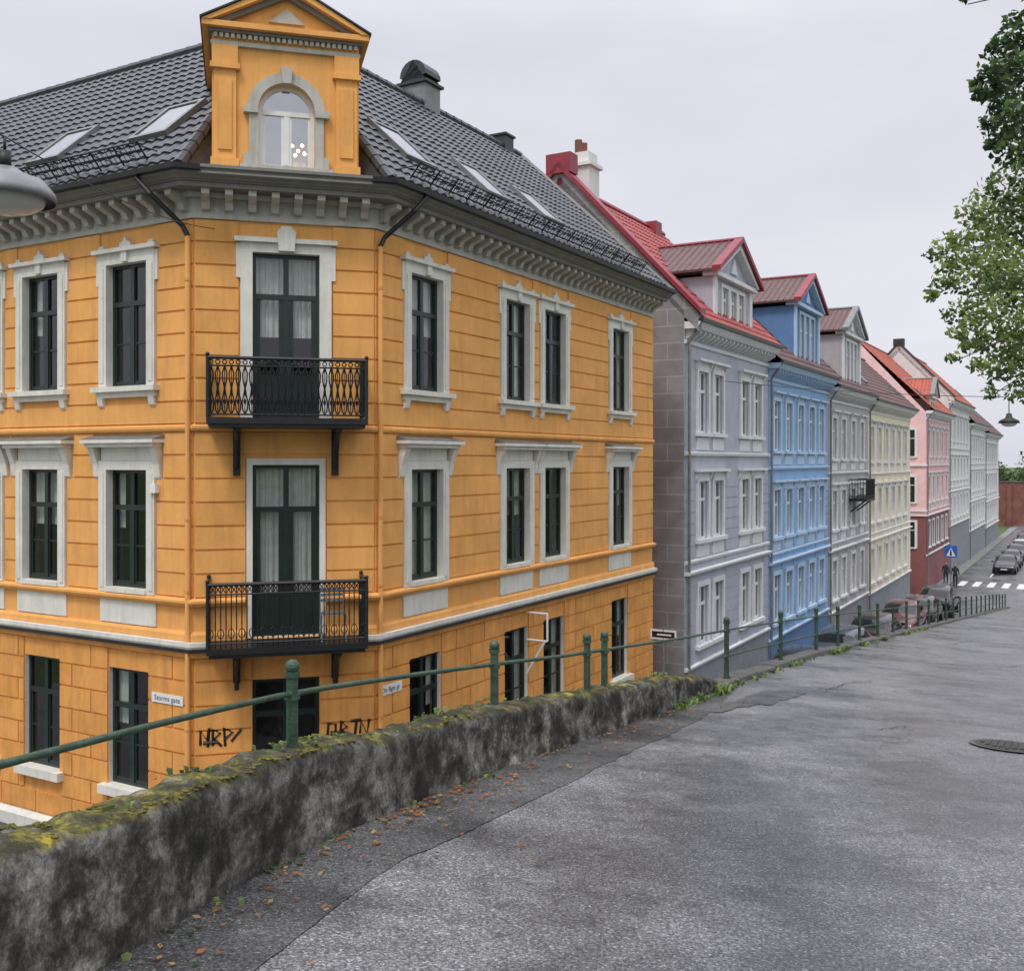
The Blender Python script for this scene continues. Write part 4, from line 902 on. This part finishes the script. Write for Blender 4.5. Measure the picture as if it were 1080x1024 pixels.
for a in ((10.2,-2.3,.9,.9,1),(10.5,-2.2,1.5,.7,2),(10.9,-2.0,.2,.8,3),(21,-2.9,1.1,1.6,5),(22.4,-2.4,-.6,1.5,6),(21.4,-1.5,.1,1.4,7),(14,-3.2,.1,2.4,8),(15,-2.4,1.3,1.2,9),(27,-3.4,.1,3.5,12)): crack(*a)
ck.obj('asphalt_cracks')

fl=MB()
def leafq(mb,p,size,flat=False):
    p=Vector(p)
    if flat:
        a=random.uniform(0,6.28); u=Vector((math.cos(a),math.sin(a),random.uniform(-.15,.25))); v=Vector((-math.sin(a),math.cos(a),random.uniform(-.2,.4)))*.6
    else:
        u=Vector((random.gauss(0,1),random.gauss(0,1),random.gauss(0,.8))).normalized(); w_=Vector((random.gauss(0,1),random.gauss(0,1),random.gauss(0,1))); v=u.cross(w_).normalized()*.55
    u=u*size; v=v*size
    i=[mb.pt(p-u*.5),mb.pt(p+v*.5-u*.05),mb.pt(p+u*.5),mb.pt(p-v*.5-u*.05)]
    mb.face([i[0],i[1],i[2],i[3]])
for i in range(420):
    s=random.triangular(1.0,14,4.8); o_=abs(random.gauss(0,.2)); q=qw(s)+.03+min(o_,1.3)
    fl.mat(random.choice(['leaf_fall','leaf_fall','leaf_fall2','leaf_d'])); leafq(fl,P(s,q,zr(s)+.022),random.uniform(.015,.05),flat=True)
for i in range(60):
    s=random.gauss(5.2,.5); q=qw(s)+.05+abs(random.gauss(0,.12)); fl.mat(random.choice(['leaf_fall','leaf_fall2'])); leafq(fl,P(s,q,zr(s)+.022),random.uniform(.02,.06),flat=True)
for i in range(20):
    s=random.uniform(2.5,10); q=qw(s)+random.uniform(.3,1.2)
    fl.mat(random.choice(['leaf_fall2','leaf_fall'])); leafq(fl,P(s,q,zr(s)+.022),random.uniform(.03,.06),flat=True)
fl.obj('fallen_leaves')
wd=MB()
def tuft(s,q,z,n,h):
    for i in range(n):
        a=random.uniform(0,6.28); l=h*random.uniform(.5,1.1); b=P(s+random.gauss(0,.06),q+random.gauss(0,.04),z); d=Vector((math.cos(a),math.sin(a),0))
        w_=Vector((-d.y,d.x,0))*random.uniform(.006,.016); m1=b+d*l*.3+Vector((0,0,l*.6)); t_=b+d*l*.75+Vector((0,0,l*.75))
        wd.mat(random.choice(['leaf_l','leaf_m'])); i0=[wd.pt(b-w_),wd.pt(b+w_),wd.pt(m1+w_*1.6),wd.pt(m1-w_*1.6),wd.pt(t_)]
        wd.face([i0[0],i0[1],i0[2],i0[3]]); wd.face([i0[3],i0[2],i0[4]])
for s in (10.8,11.4,12.0,12.35,12.6,12.9,13.1,17.5,21,21.5,22,22.3,24,27,31):
    for k in range(3): tuft(s+random.gauss(0,.15),qw(s)+.04,zr(s),11,.11)
for k in range(26):
    s=random.uniform(12,36); tuft(s,qw(s)+.03,zr(s),8,.09)
for k in range(16):
    s=random.uniform(1,11); tuft(s,qw(s)+.02,zr(s),4,.035)
for k in range(30):
    s=random.uniform(1.5,11.5); tuft(s,qw(s)-random.uniform(.1,.3),zr(s)+wh(s)+ntop(s,1),5,.04)
wd.obj('weeds')
ms=MB()
for k in range(1800):
    s=random.choice([random.uniform(1.2,3.4),random.uniform(1.2,12),random.uniform(3.0,5.0)]); q=qw(s)-random.uniform(.04,.33)
    if noise.noise(Vector((s*1.5,7,q*4)))<.08: continue
    z=zr(s)+wh(s)+ntop(s,1)
    r_=random.uniform(.004,.012); ms.mat('moss'); pp=P(s,q,z+.006); ms.sphere(pp,r_,6,4,(1.4,1.2,.6))
ms.obj('moss_cushions',smooth=True)

zb=MB().mat('line')
for k in range(10):
    q=-9.6+k*1.05; zb.poly([P(86.5,q,-9.79),P(90,q,-9.79),P(90,q+.5,-9.79),P(86.5,q+.5,-9.79)])
for k in range(14):
    s=94+k*5; zb.poly([P(s,-7.9,-9.79),P(s+3,-7.9,-9.79),P(s+3,-7.78,-9.79),P(s,-7.78,-9.79)])
zb.obj('road_markings')

ew=MB().mat('brick')
i=[P(172,-22,-10.2),P(172,30,-10.2),P(172.6,30,-10.2),P(172.6,-22,-10.2)]
ew.prism(i,(0,0,6.9)); ew.mat('kerb'); i=[P(171.9,-22,-3.3),P(171.9,30,-3.3),P(172.7,30,-3.3),P(172.7,-22,-3.3)]; ew.prism(i,(0,0,.2))
for k in range(12):
    q=-20+k*4; ew.mat('brick'); i=[P(171.7,q,-10.2),P(171.7,q+.6,-10.2),P(172,q+.6,-10.2),P(172,q,-10.2)]; ew.prism(i,(0,0,6.5))
ew.obj('end_boundary_wall')

# ---------------- trees
def cloud(mb,c_,r,n,size,mats):
    c_=Vector(c_)
    for i in range(n):
        d=Vector((random.gauss(0,1),random.gauss(0,1),random.gauss(0,1))).normalized()*(random.random()**.45)
        p=c_+Vector((d.x*r[0],d.y*r[1],d.z*r[2]))
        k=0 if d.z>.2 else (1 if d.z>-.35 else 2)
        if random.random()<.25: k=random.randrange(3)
        mb.mat(mats[k]); leafq(mb,p,size*random.uniform(.6,1.25))
TREE=empty('overhanging_tree')
lv=MB(); wdn=MB().mat('bark')
def W_(px,py,Y): return Vector(((px-540)/1070*Y,Y,(486-py)/1070*Y))
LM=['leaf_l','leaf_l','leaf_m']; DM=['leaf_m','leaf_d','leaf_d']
trunk=Vector((9.2,11.2,-3.4))
wdn.tube([trunk,trunk+Vector((.1,.1,2.5)),trunk+Vector((-.1,.3,5.0)),trunk+Vector((.2,.2,8.0)),trunk+Vector((.1,.4,11))],[.34,.28,.24,.17,.06],12)
def branch(a,b,r,sag=.3):
    a=Vector(a);b=Vector(b); pts=[]
    for i in range(8):
        t=i/7; p=a.lerp(b,t)+Vector((0.08*noise.noise(Vector((i*.9,a.x,b.z))),0.08*noise.noise(Vector((i*.7,b.x,3))),sag*math.sin(math.pi*t)+.1*noise.noise(Vector((i*.8,b.y,9))))); pts.append(p)
    wdn.tube(pts,[r*(1-.85*i/7) for i in range(8)],6); return pts
clL=[(1072,190,28),(1050,205,24),(1028,222,18),(1066,238,32),(1035,248,26),(1005,258,18),(985,268,11),(1060,280,32),(1025,288,26),(998,298,16),(982,312,9),(1045,320,30),(1012,328,18),(1075,330,32),(1060,355,30),(1034,358,18),(1010,352,11),(1078,385,28),(1052,392,18),(1044,414,9),(1075,415,15),(1100,300,44),(1110,230,44),(1120,370,44),(1006,378,8),(1050,232,20),(1048,265,22),(1070,300,28),(1040,300,22),(1028,338,16),(1012,275,16),(1065,376,22),(1030,384,10),(1085,215,26),(1085,270,28),(1085,350,26),(1078,168,20),(1000,280,12),(1022,366,12)]
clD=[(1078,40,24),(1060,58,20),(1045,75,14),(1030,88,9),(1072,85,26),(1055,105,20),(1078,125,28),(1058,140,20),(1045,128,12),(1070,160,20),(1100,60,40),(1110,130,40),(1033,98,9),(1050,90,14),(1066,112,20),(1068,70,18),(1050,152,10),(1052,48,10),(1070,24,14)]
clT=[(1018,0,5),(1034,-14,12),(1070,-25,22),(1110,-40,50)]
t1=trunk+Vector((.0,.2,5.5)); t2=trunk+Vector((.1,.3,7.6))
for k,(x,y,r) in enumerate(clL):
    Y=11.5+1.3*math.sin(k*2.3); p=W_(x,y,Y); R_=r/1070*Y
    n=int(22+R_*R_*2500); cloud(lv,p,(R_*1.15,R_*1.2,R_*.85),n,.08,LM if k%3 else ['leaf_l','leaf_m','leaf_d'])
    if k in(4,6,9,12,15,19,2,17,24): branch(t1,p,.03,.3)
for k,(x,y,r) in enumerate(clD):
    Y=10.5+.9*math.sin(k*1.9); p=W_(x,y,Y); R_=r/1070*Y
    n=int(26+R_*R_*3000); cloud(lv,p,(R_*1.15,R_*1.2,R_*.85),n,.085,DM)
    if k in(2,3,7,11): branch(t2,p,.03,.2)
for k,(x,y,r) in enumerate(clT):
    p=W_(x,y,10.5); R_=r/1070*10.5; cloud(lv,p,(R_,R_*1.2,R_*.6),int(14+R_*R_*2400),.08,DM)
branch(t2+Vector((0,0,1)),W_(1020,2,10.5),.035,.3)
for k in range(34):
    a=random.uniform(0,6.28); rr=random.uniform(.5,3.2); p=trunk+Vector((abs(rr*math.cos(a))*.9+.7,rr*math.sin(a),random.uniform(4,12))); cloud(lv,p,(.9,.9,.6),130,.13,random.choice([LM,DM]))
    if k%3==0: branch(trunk+Vector((0,.2,random.uniform(4,8))),p,.05,.2)
lv.obj('leaves',TREE); wdn.obj('trunk_and_limbs',TREE,smooth=True)
def fartree(name,s,q,zb_,h,r,mats,n=150):
    T_=empty(name,P(s,q,zb_)); l=MB()
    for k in range(16):
        a=random.uniform(0,6.28); rr=r*random.uniform(.1,.75); c_=(rr*math.cos(a),rr*math.sin(a),h*random.uniform(.5,.85)); R_=r*random.uniform(.28,.45)
        cloud(l,c_,(R_,R_,R_*.8),n,r*.10,mats)
    l.obj('leaves',T_); w_=MB().mat('bark'); w_.tube([(0,0,-1),(0.1,0,h*.4),(0,0.1,h*.8)],[.35,.25,.08],8)
    for k in range(5):
        a=k*1.3; w_.tube([(0,0,h*.35),(r*.5*math.cos(a),r*.5*math.sin(a),h*.65)],[.14,.04],5)
    w_.obj('trunk',T_)
for s,q,h,r in((178,-15,12.0,6),(182,-8,12.5,6.5),(184,-2,13,6.5),(180,4,12.5,6),(190,11,13,6),(176,18,12,6),(200,-24,13,7)):
    fartree('background_tree',s,q,-10,h,r,['leaf_m','leaf_m','leaf_d'])
for s,q,h,r in((20,14,9,4),(34,13,10,4.5),(48,14,10,4.5),(62,15,10,4.5)):
    fartree('roadside_tree',s,q,zr(s),h,r,['leaf_l','leaf_m','leaf_d'],90)

# ---------------- cars
def car(name,s,q,z,heading,paint,L_=4.1,Wd=1.74,Ht=1.46):
    C=empty(name,P(s,q,z),math.radians(60)+heading)
    st=[(-.50,.40,.62,.62,.80),(-.485,.28,.88,.90,.90),(-.455,.24,.96,.99,.94),(-.36,.22,.97,1.36,.97),(-.28,.22,.95,1.43,1.0),(-.05,.22,.93,1.46,1.0),(.10,.22,.92,1.42,1.0),(.27,.22,.91,.96,1.0),(.38,.22,.84,.87,.98),(.46,.24,.74,.76,.92),(.49,.30,.62,.62,.84),(.50,.40,.52,.52,.76)]
    b=MB()
    rings=[]
    hw_=Wd/2
    for fx,zb_,zbelt,zroof,wf in st:
        x=fx*L_; w_=hw_*wf; k=Ht/1.46; cab=zroof-zbelt>.1
        wt=w_*(.76 if cab else .86)
        half=[(w_*.90,zb_),(w_,zb_+(zbelt-zb_)*.35),(w_*1.0,zb_+(zbelt-zb_)*.75),(w_*.95,zbelt),(wt,zroof-(.03 if cab else 0)),(wt*.6,zroof+.015)]
        ring=[(x,y,zz*k) for y,zz in half]+[(x,-y,zz*k) for y,zz in half[::-1]]
        rings.append([b.pt(p) for p in ring])
    for i in range(len(rings)-1):
        a,d_=rings[i],rings[i+1]; n=len(a)
        r0,r1=st[i],st[i+1]
        for j in range(n-1):
            b.mat(paint[0])
            cab0=r0[3]-r0[2]>.1; cab1=r1[3]-r1[2]>.1
            if j in(3,7) and (cab0 and cab1): b.mat('carglass')
            if (cab0!=cab1) and j in(4,5,6): b.mat('carglass')
            b.face([a[j],a[j+1],d_[j+1],d_[j]])
        b.mat('black'); b.face([a[n-1],a[0],d_[0],d_[n-1]])
    b.mat(paint[0]); b.face(rings[0]); b.face(rings[-1][::-1])
    o=b.obj('body',C,smooth=True); sd=o.modifiers.new('s','SUBSURF'); sd.levels=1; sd.render_levels=2
    p_=MB()
    for fx in(-.305,.315):
        for sy in(-1,1):
            p_.mat('tyre'); p_.tube([(fx*L_,sy*(hw_-.20),.31),(fx*L_,sy*(hw_+.01),.31)],.31,20); p_.mat('rim'); p_.tube([(fx*L_,sy*(hw_+.0),.31),(fx*L_,sy*(hw_+.022),.31)],.20,12)
    for sy in(-1,1):
        p_.mat('lampr'); p_.box(-.492*L_,-.465*L_,sy*.62-.13,sy*.62+.13,.74,.92); p_.mat('lampw'); p_.box(.455*L_,.482*L_,sy*.58-.16,sy*.58+.16,.60,.72)
        p_.mat(paint[0]); p_.box(.17*L_,.20*L_,sy*(hw_+.07)-.08,sy*(hw_+.07)+.08,.92,1.04)
        p_.mat('black'); p_.box(-.12*L_-.03,-.12*L_+.03,sy*hw_*.90-.02,sy*hw_*.90+.02,.94,1.34)
    p_.mat('signwhite'); p_.box(-.512*L_,-.498*L_,-.26,.26,.55,.66); p_.box(.498*L_,.51*L_,-.26,.26,.40,.50)
    p_.mat('black'); p_.box(.47*L_,.502*L_,-.5,.5,.42,.52); p_.box(-.505*L_,-.48*L_,-.7,.7,.36,.48)
    p_.obj('wheels_and_lights',C)
    return C
for k,cc in(('pc1',(0.05,0.065,0.09)),('pc2',(0.10,0.010,0.014)),('pc3',(0.008,0.008,0.010)),('pc4',(0.07,0.075,0.08)),('pc5',(0.018,0.018,0.022)),('pc6',(0.6,0.6,0.6))): M[k]=carpaint('car_paint_'+k[-1],cc)
for s,q,pk,hd,ht in((36.5,-9.0,'pc5',0,1.5),(42.0,-8.8,'pc1',0,1.6),(47.6,-8.6,'pc5',0,1.56),(53.2,-8.4,'pc2',math.pi,1.56),(58.6,-8.3,'pc5',0,1.55),(64.0,-8.1,'pc3',0,1.78)):
    car('parked_car',s,q,zst(s),hd,(pk,),4.4,1.88,ht)
for s,q,pk in((99,-7.0,'pc3'),(105,-7.0,'pc4'),(112,-7.0,'pc5'),(119,-7.0,'pc6'),(129,-7.2,'pc3'),(138,-7.2,'pc2')):
    car('parked_car',s,q,-9.8,math.pi,(pk,),4.4,1.85,1.55)

def person(s,q,z,h,face,step,k):
    T_=empty('pedestrian',P(s,q,z),face)
    sc=h/1.75; me=bpy.data.meshes.new('body')
    V=[(0,0,.95),(0,0,1.15),(0,0,1.38),(0,0,1.50),(.01,0,1.60),(.02,0,1.70),
       (0,.10,.90),(step*.5,.11,.50),(step*.3,.11,.10),(step*.3+.14,.11,.04),
       (0,-.10,.90),(-step*.2,-.11,.50),(-step*.9,-.11,.12),(-step*.9+.13,-.11,.04),
       (0,.19,1.40),(-step*.3,.25,1.12),(.02,.26,.88),(0,-.19,1.40),(step*.3,-.25,1.12),(.14,-.26,.90)]
    Ed=[(0,1),(1,2),(2,3),(3,4),(4,5),(0,6),(6,7),(7,8),(8,9),(0,10),(10,11),(11,12),(12,13),(2,14),(14,15),(15,16),(2,17),(17,18),(18,19)]
    R_=[.14,.13,.15,.06,.095,.09,.10,.075,.05,.045,.10,.075,.05,.045,.065,.05,.035,.065,.05,.035]
    me.from_pydata([(a*sc,b*sc,c_*sc) for a,b,c_ in V],Ed,[]); o=bpy.data.objects.new('body',me); COL.objects.link(o); o.parent=T_
    sm=o.modifiers.new('skin','SKIN')
    for i,r_ in enumerate(R_): me.skin_vertices[0].data[i].radius=(r_*sc,r_*sc)
    me.skin_vertices[0].data[0].use_root=True
    o.modifiers.new('sub','SUBSURF').levels=1; me.materials.append(M['cloth'])
    hd=MB(); hd.mat('skin'); hd.sphere((.03*sc,0,1.655*sc),.098*sc,12,10,(1,.85,1.2)); hd.sphere((.13*sc,0,1.64*sc),.02*sc,6,5); hd.mat('bark'); hd.sphere((-.01*sc,0,1.69*sc),.105*sc,12,10,(1,.9,1.05)); hd.obj('head',T_,smooth=True)
person(85.6,-9.6,-9.8+.0,1.78,math.radians(240),.22,0); person(86.6,-10.4,-9.68,1.66,math.radians(240),-.2,1)

sg=MB(); T_=empty('pedestrian_crossing_sign',P(84.2,-9.75,-9.8),math.radians(60)); sg.mat('zinc'); sg.tube([(0,0,0),(0,0,3.3)],.04,8); sg.mat('signblue'); sg.box(-.03,-.01,-.45,.45,2.4,3.3); sg.mat('signwhite'); sg.prism([(-.034,-.33,2.5),(-.034,.33,2.5),(-.034,0,3.15)],(-.004,0,0))
sg.mat('black'); sg.prism([(-.04,-.08,2.55),(-.04,.08,2.55),(-.04,.05,2.9),(-.04,-.05,2.9)],(-.003,0,0)); sg.sphere((-.04,0,2.95),.045,8,6); sg.obj('sign_and_pole',T_)
sg=MB(); T_=empty('one_way_sign',P(26.4,-10.4,zst(26.4)),math.radians(60)); sg.mat('zinc'); sg.tube([(0,0,0),(0,0,3.3)],.035,8); sg.mat('signwhite'); sg.box(-.03,-.01,-.38,.38,2.95,3.22); sg.mat('black'); sg.box(-.035,-.03,-.33,.33,3.0,3.17); sg.mat('signwhite'); sg.box(-.038,-.035,-.24,.18,3.065,3.105); sg.obj('sign_and_pole',T_)

LP=empty('hanging_street_lamp',(-4.10,8.2,2.20)); l=MB()
l.mat('zinc'); prof=[(.02,.17),(.10,.165),(.16,.12),(.30,.07),(.38,-.03),(.40,-.10),(.38,-.10)]
n=28; rings=[[l.pt((r_*math.cos(2*math.pi*j/n),r_*math.sin(2*math.pi*j/n),z_)) for j in range(n)] for r_,z_ in prof]
for i in range(len(rings)-1):
    for j in range(n): l.face([rings[i][j],rings[i][(j+1)%n],rings[i+1][(j+1)%n],rings[i+1][j]])
l.face(rings[0]); l.mat('lampw'); l.sphere((0,0,-.08),.31,18,10,(1,1,.42)); l.mat('iron'); l.cyl((0,0,.16),.05,.14,10); l.tube([(0,0,.3),(0,0,.42)],.012,6)
l.obj('shade_and_lens',LP,smooth=True)
l=MB().mat('black')
def wire(a,b,sag,r=.006):
    a=Vector(a);b=Vector(b); l.tube([a.lerp(b,i/24)+Vector((0,0,-sag*4*(i/24)*(1-i/24))) for i in range(25)],r,4)
hl=Vector((-4.10,8.2,2.62)); Aw=Vector((-5.0,17.05,3.9))
wire(hl,Aw,.15,.007); wire(hl,(-6.5,3,3.6),.2,.007)
WA=P(33.3,-11,2.7); WB=P(33.3,14,2.7); wire(WA,WB,.9,.010)
l.obj('span_wires')
f_=8.73/25; pp=WA.lerp(WB,f_)+Vector((0,0,-.9*4*f_*(1-f_)))
LP=empty('hanging_street_lamp',(pp.x,pp.y,pp.z-.75))
l=MB().mat('iron'); prof=[(.02,.28),(.07,.26),(.10,.14),(.26,.06),(.30,-.02),(.27,-.02)]; n=20
rings=[[l.pt((r_*math.cos(2*math.pi*j/n),r_*math.sin(2*math.pi*j/n),z_)) for j in range(n)] for r_,z_ in prof]
for i in range(len(rings)-1):
    for j in range(n): l.face([rings[i][j],rings[i][(j+1)%n],rings[i+1][(j+1)%n],rings[i+1][j]])
l.tube([(0,0,.26),(0,0,.75)],.014,5); l.mat('lampw'); l.sphere((0,0,-.02),.22,14,8,(1,1,.5)); l.obj('shade_and_lens',LP,smooth=True)

# ================================================================== WORLD, SUN, CAMERA
w=bpy.data.worlds.new("World"); scene.world=w; w.use_nodes=True; nt=w.node_tree; L=nt.links
bg=nt.nodes['Background']; sky=nt.nodes.new('ShaderNodeTexSky'); sky.sky_type='NISHITA'; sky.sun_disc=False
SE,SR=math.radians(58),math.radians(200)
sky.sun_elevation=SE; sky.sun_rotation=SR; sky.dust_density=4; sky.air_density=1
tc=nt.nodes.new('ShaderNodeTexCoord'); sp_=nt.nodes.new('ShaderNodeSeparateXYZ'); L.new(tc.outputs['Generated'],sp_.inputs[0])
mp=nt.nodes.new('ShaderNodeMapping'); mp.inputs['Scale'].default_value=(1,1,3.0); L.new(tc.outputs['Generated'],mp.inputs['Vector'])
n=nt.nodes.new('ShaderNodeTexNoise'); n.inputs['Scale'].default_value=1.9; n.inputs['Detail'].default_value=5; n.inputs['Roughness'].default_value=.5; L.new(mp.outputs[0],n.inputs['Vector'])
cr=ramp(nt,[(0.30,(0.69,0.70,0.79)),(0.70,(0.89,0.89,0.94))]); L.new(n.outputs['Fac'],cr.inputs['Fac'])
el=nt.nodes.new('ShaderNodeMapRange'); el.inputs['From Min'].default_value=.38; el.inputs['From Max'].default_value=1; el.inputs['To Min'].default_value=10; el.inputs['To Max'].default_value=27; L.new(sp_.outputs['Z'],el.inputs['Value'])
vm=nt.nodes.new('ShaderNodeVectorMath'); vm.operation='SCALE'; L.new(cr.outputs['Color'],vm.inputs[0]); L.new(el.outputs['Result'],vm.inputs['Scale'])
mx=nt.nodes.new('ShaderNodeMixRGB'); mx.inputs['Fac'].default_value=.93; L.new(sky.outputs['Color'],mx.inputs['Color1']); L.new(vm.outputs[0],mx.inputs['Color2'])
L.new(mx.outputs['Color'],bg.inputs['Color']); bg.inputs['Strength'].default_value=.1
sl=bpy.data.lights.new('sun','SUN'); sl.energy=1.5; sl.angle=math.radians(12); sl.color=(1,.96,.9); so=bpy.data.objects.new('sun',sl); COL.objects.link(so)
sd=Vector((math.sin(SR)*math.cos(SE),math.cos(SR)*math.cos(SE),math.sin(SE)))
so.rotation_euler=sd.to_track_quat('Z','Y').to_euler()
cam=bpy.data.cameras.new('camera'); co=bpy.data.objects.new('camera',cam); COL.objects.link(co); scene.camera=co
co.location=(0,0,0); co.rotation_euler=(math.radians(90),0,0); cam.sensor_width=36; cam.lens=36*1070/1080; cam.shift_y=-26/1080; cam.clip_end=4000; cam.clip_start=.05
scene.view_settings.view_transform='Standard'; scene.view_settings.look='None'; scene.view_settings.exposure=0
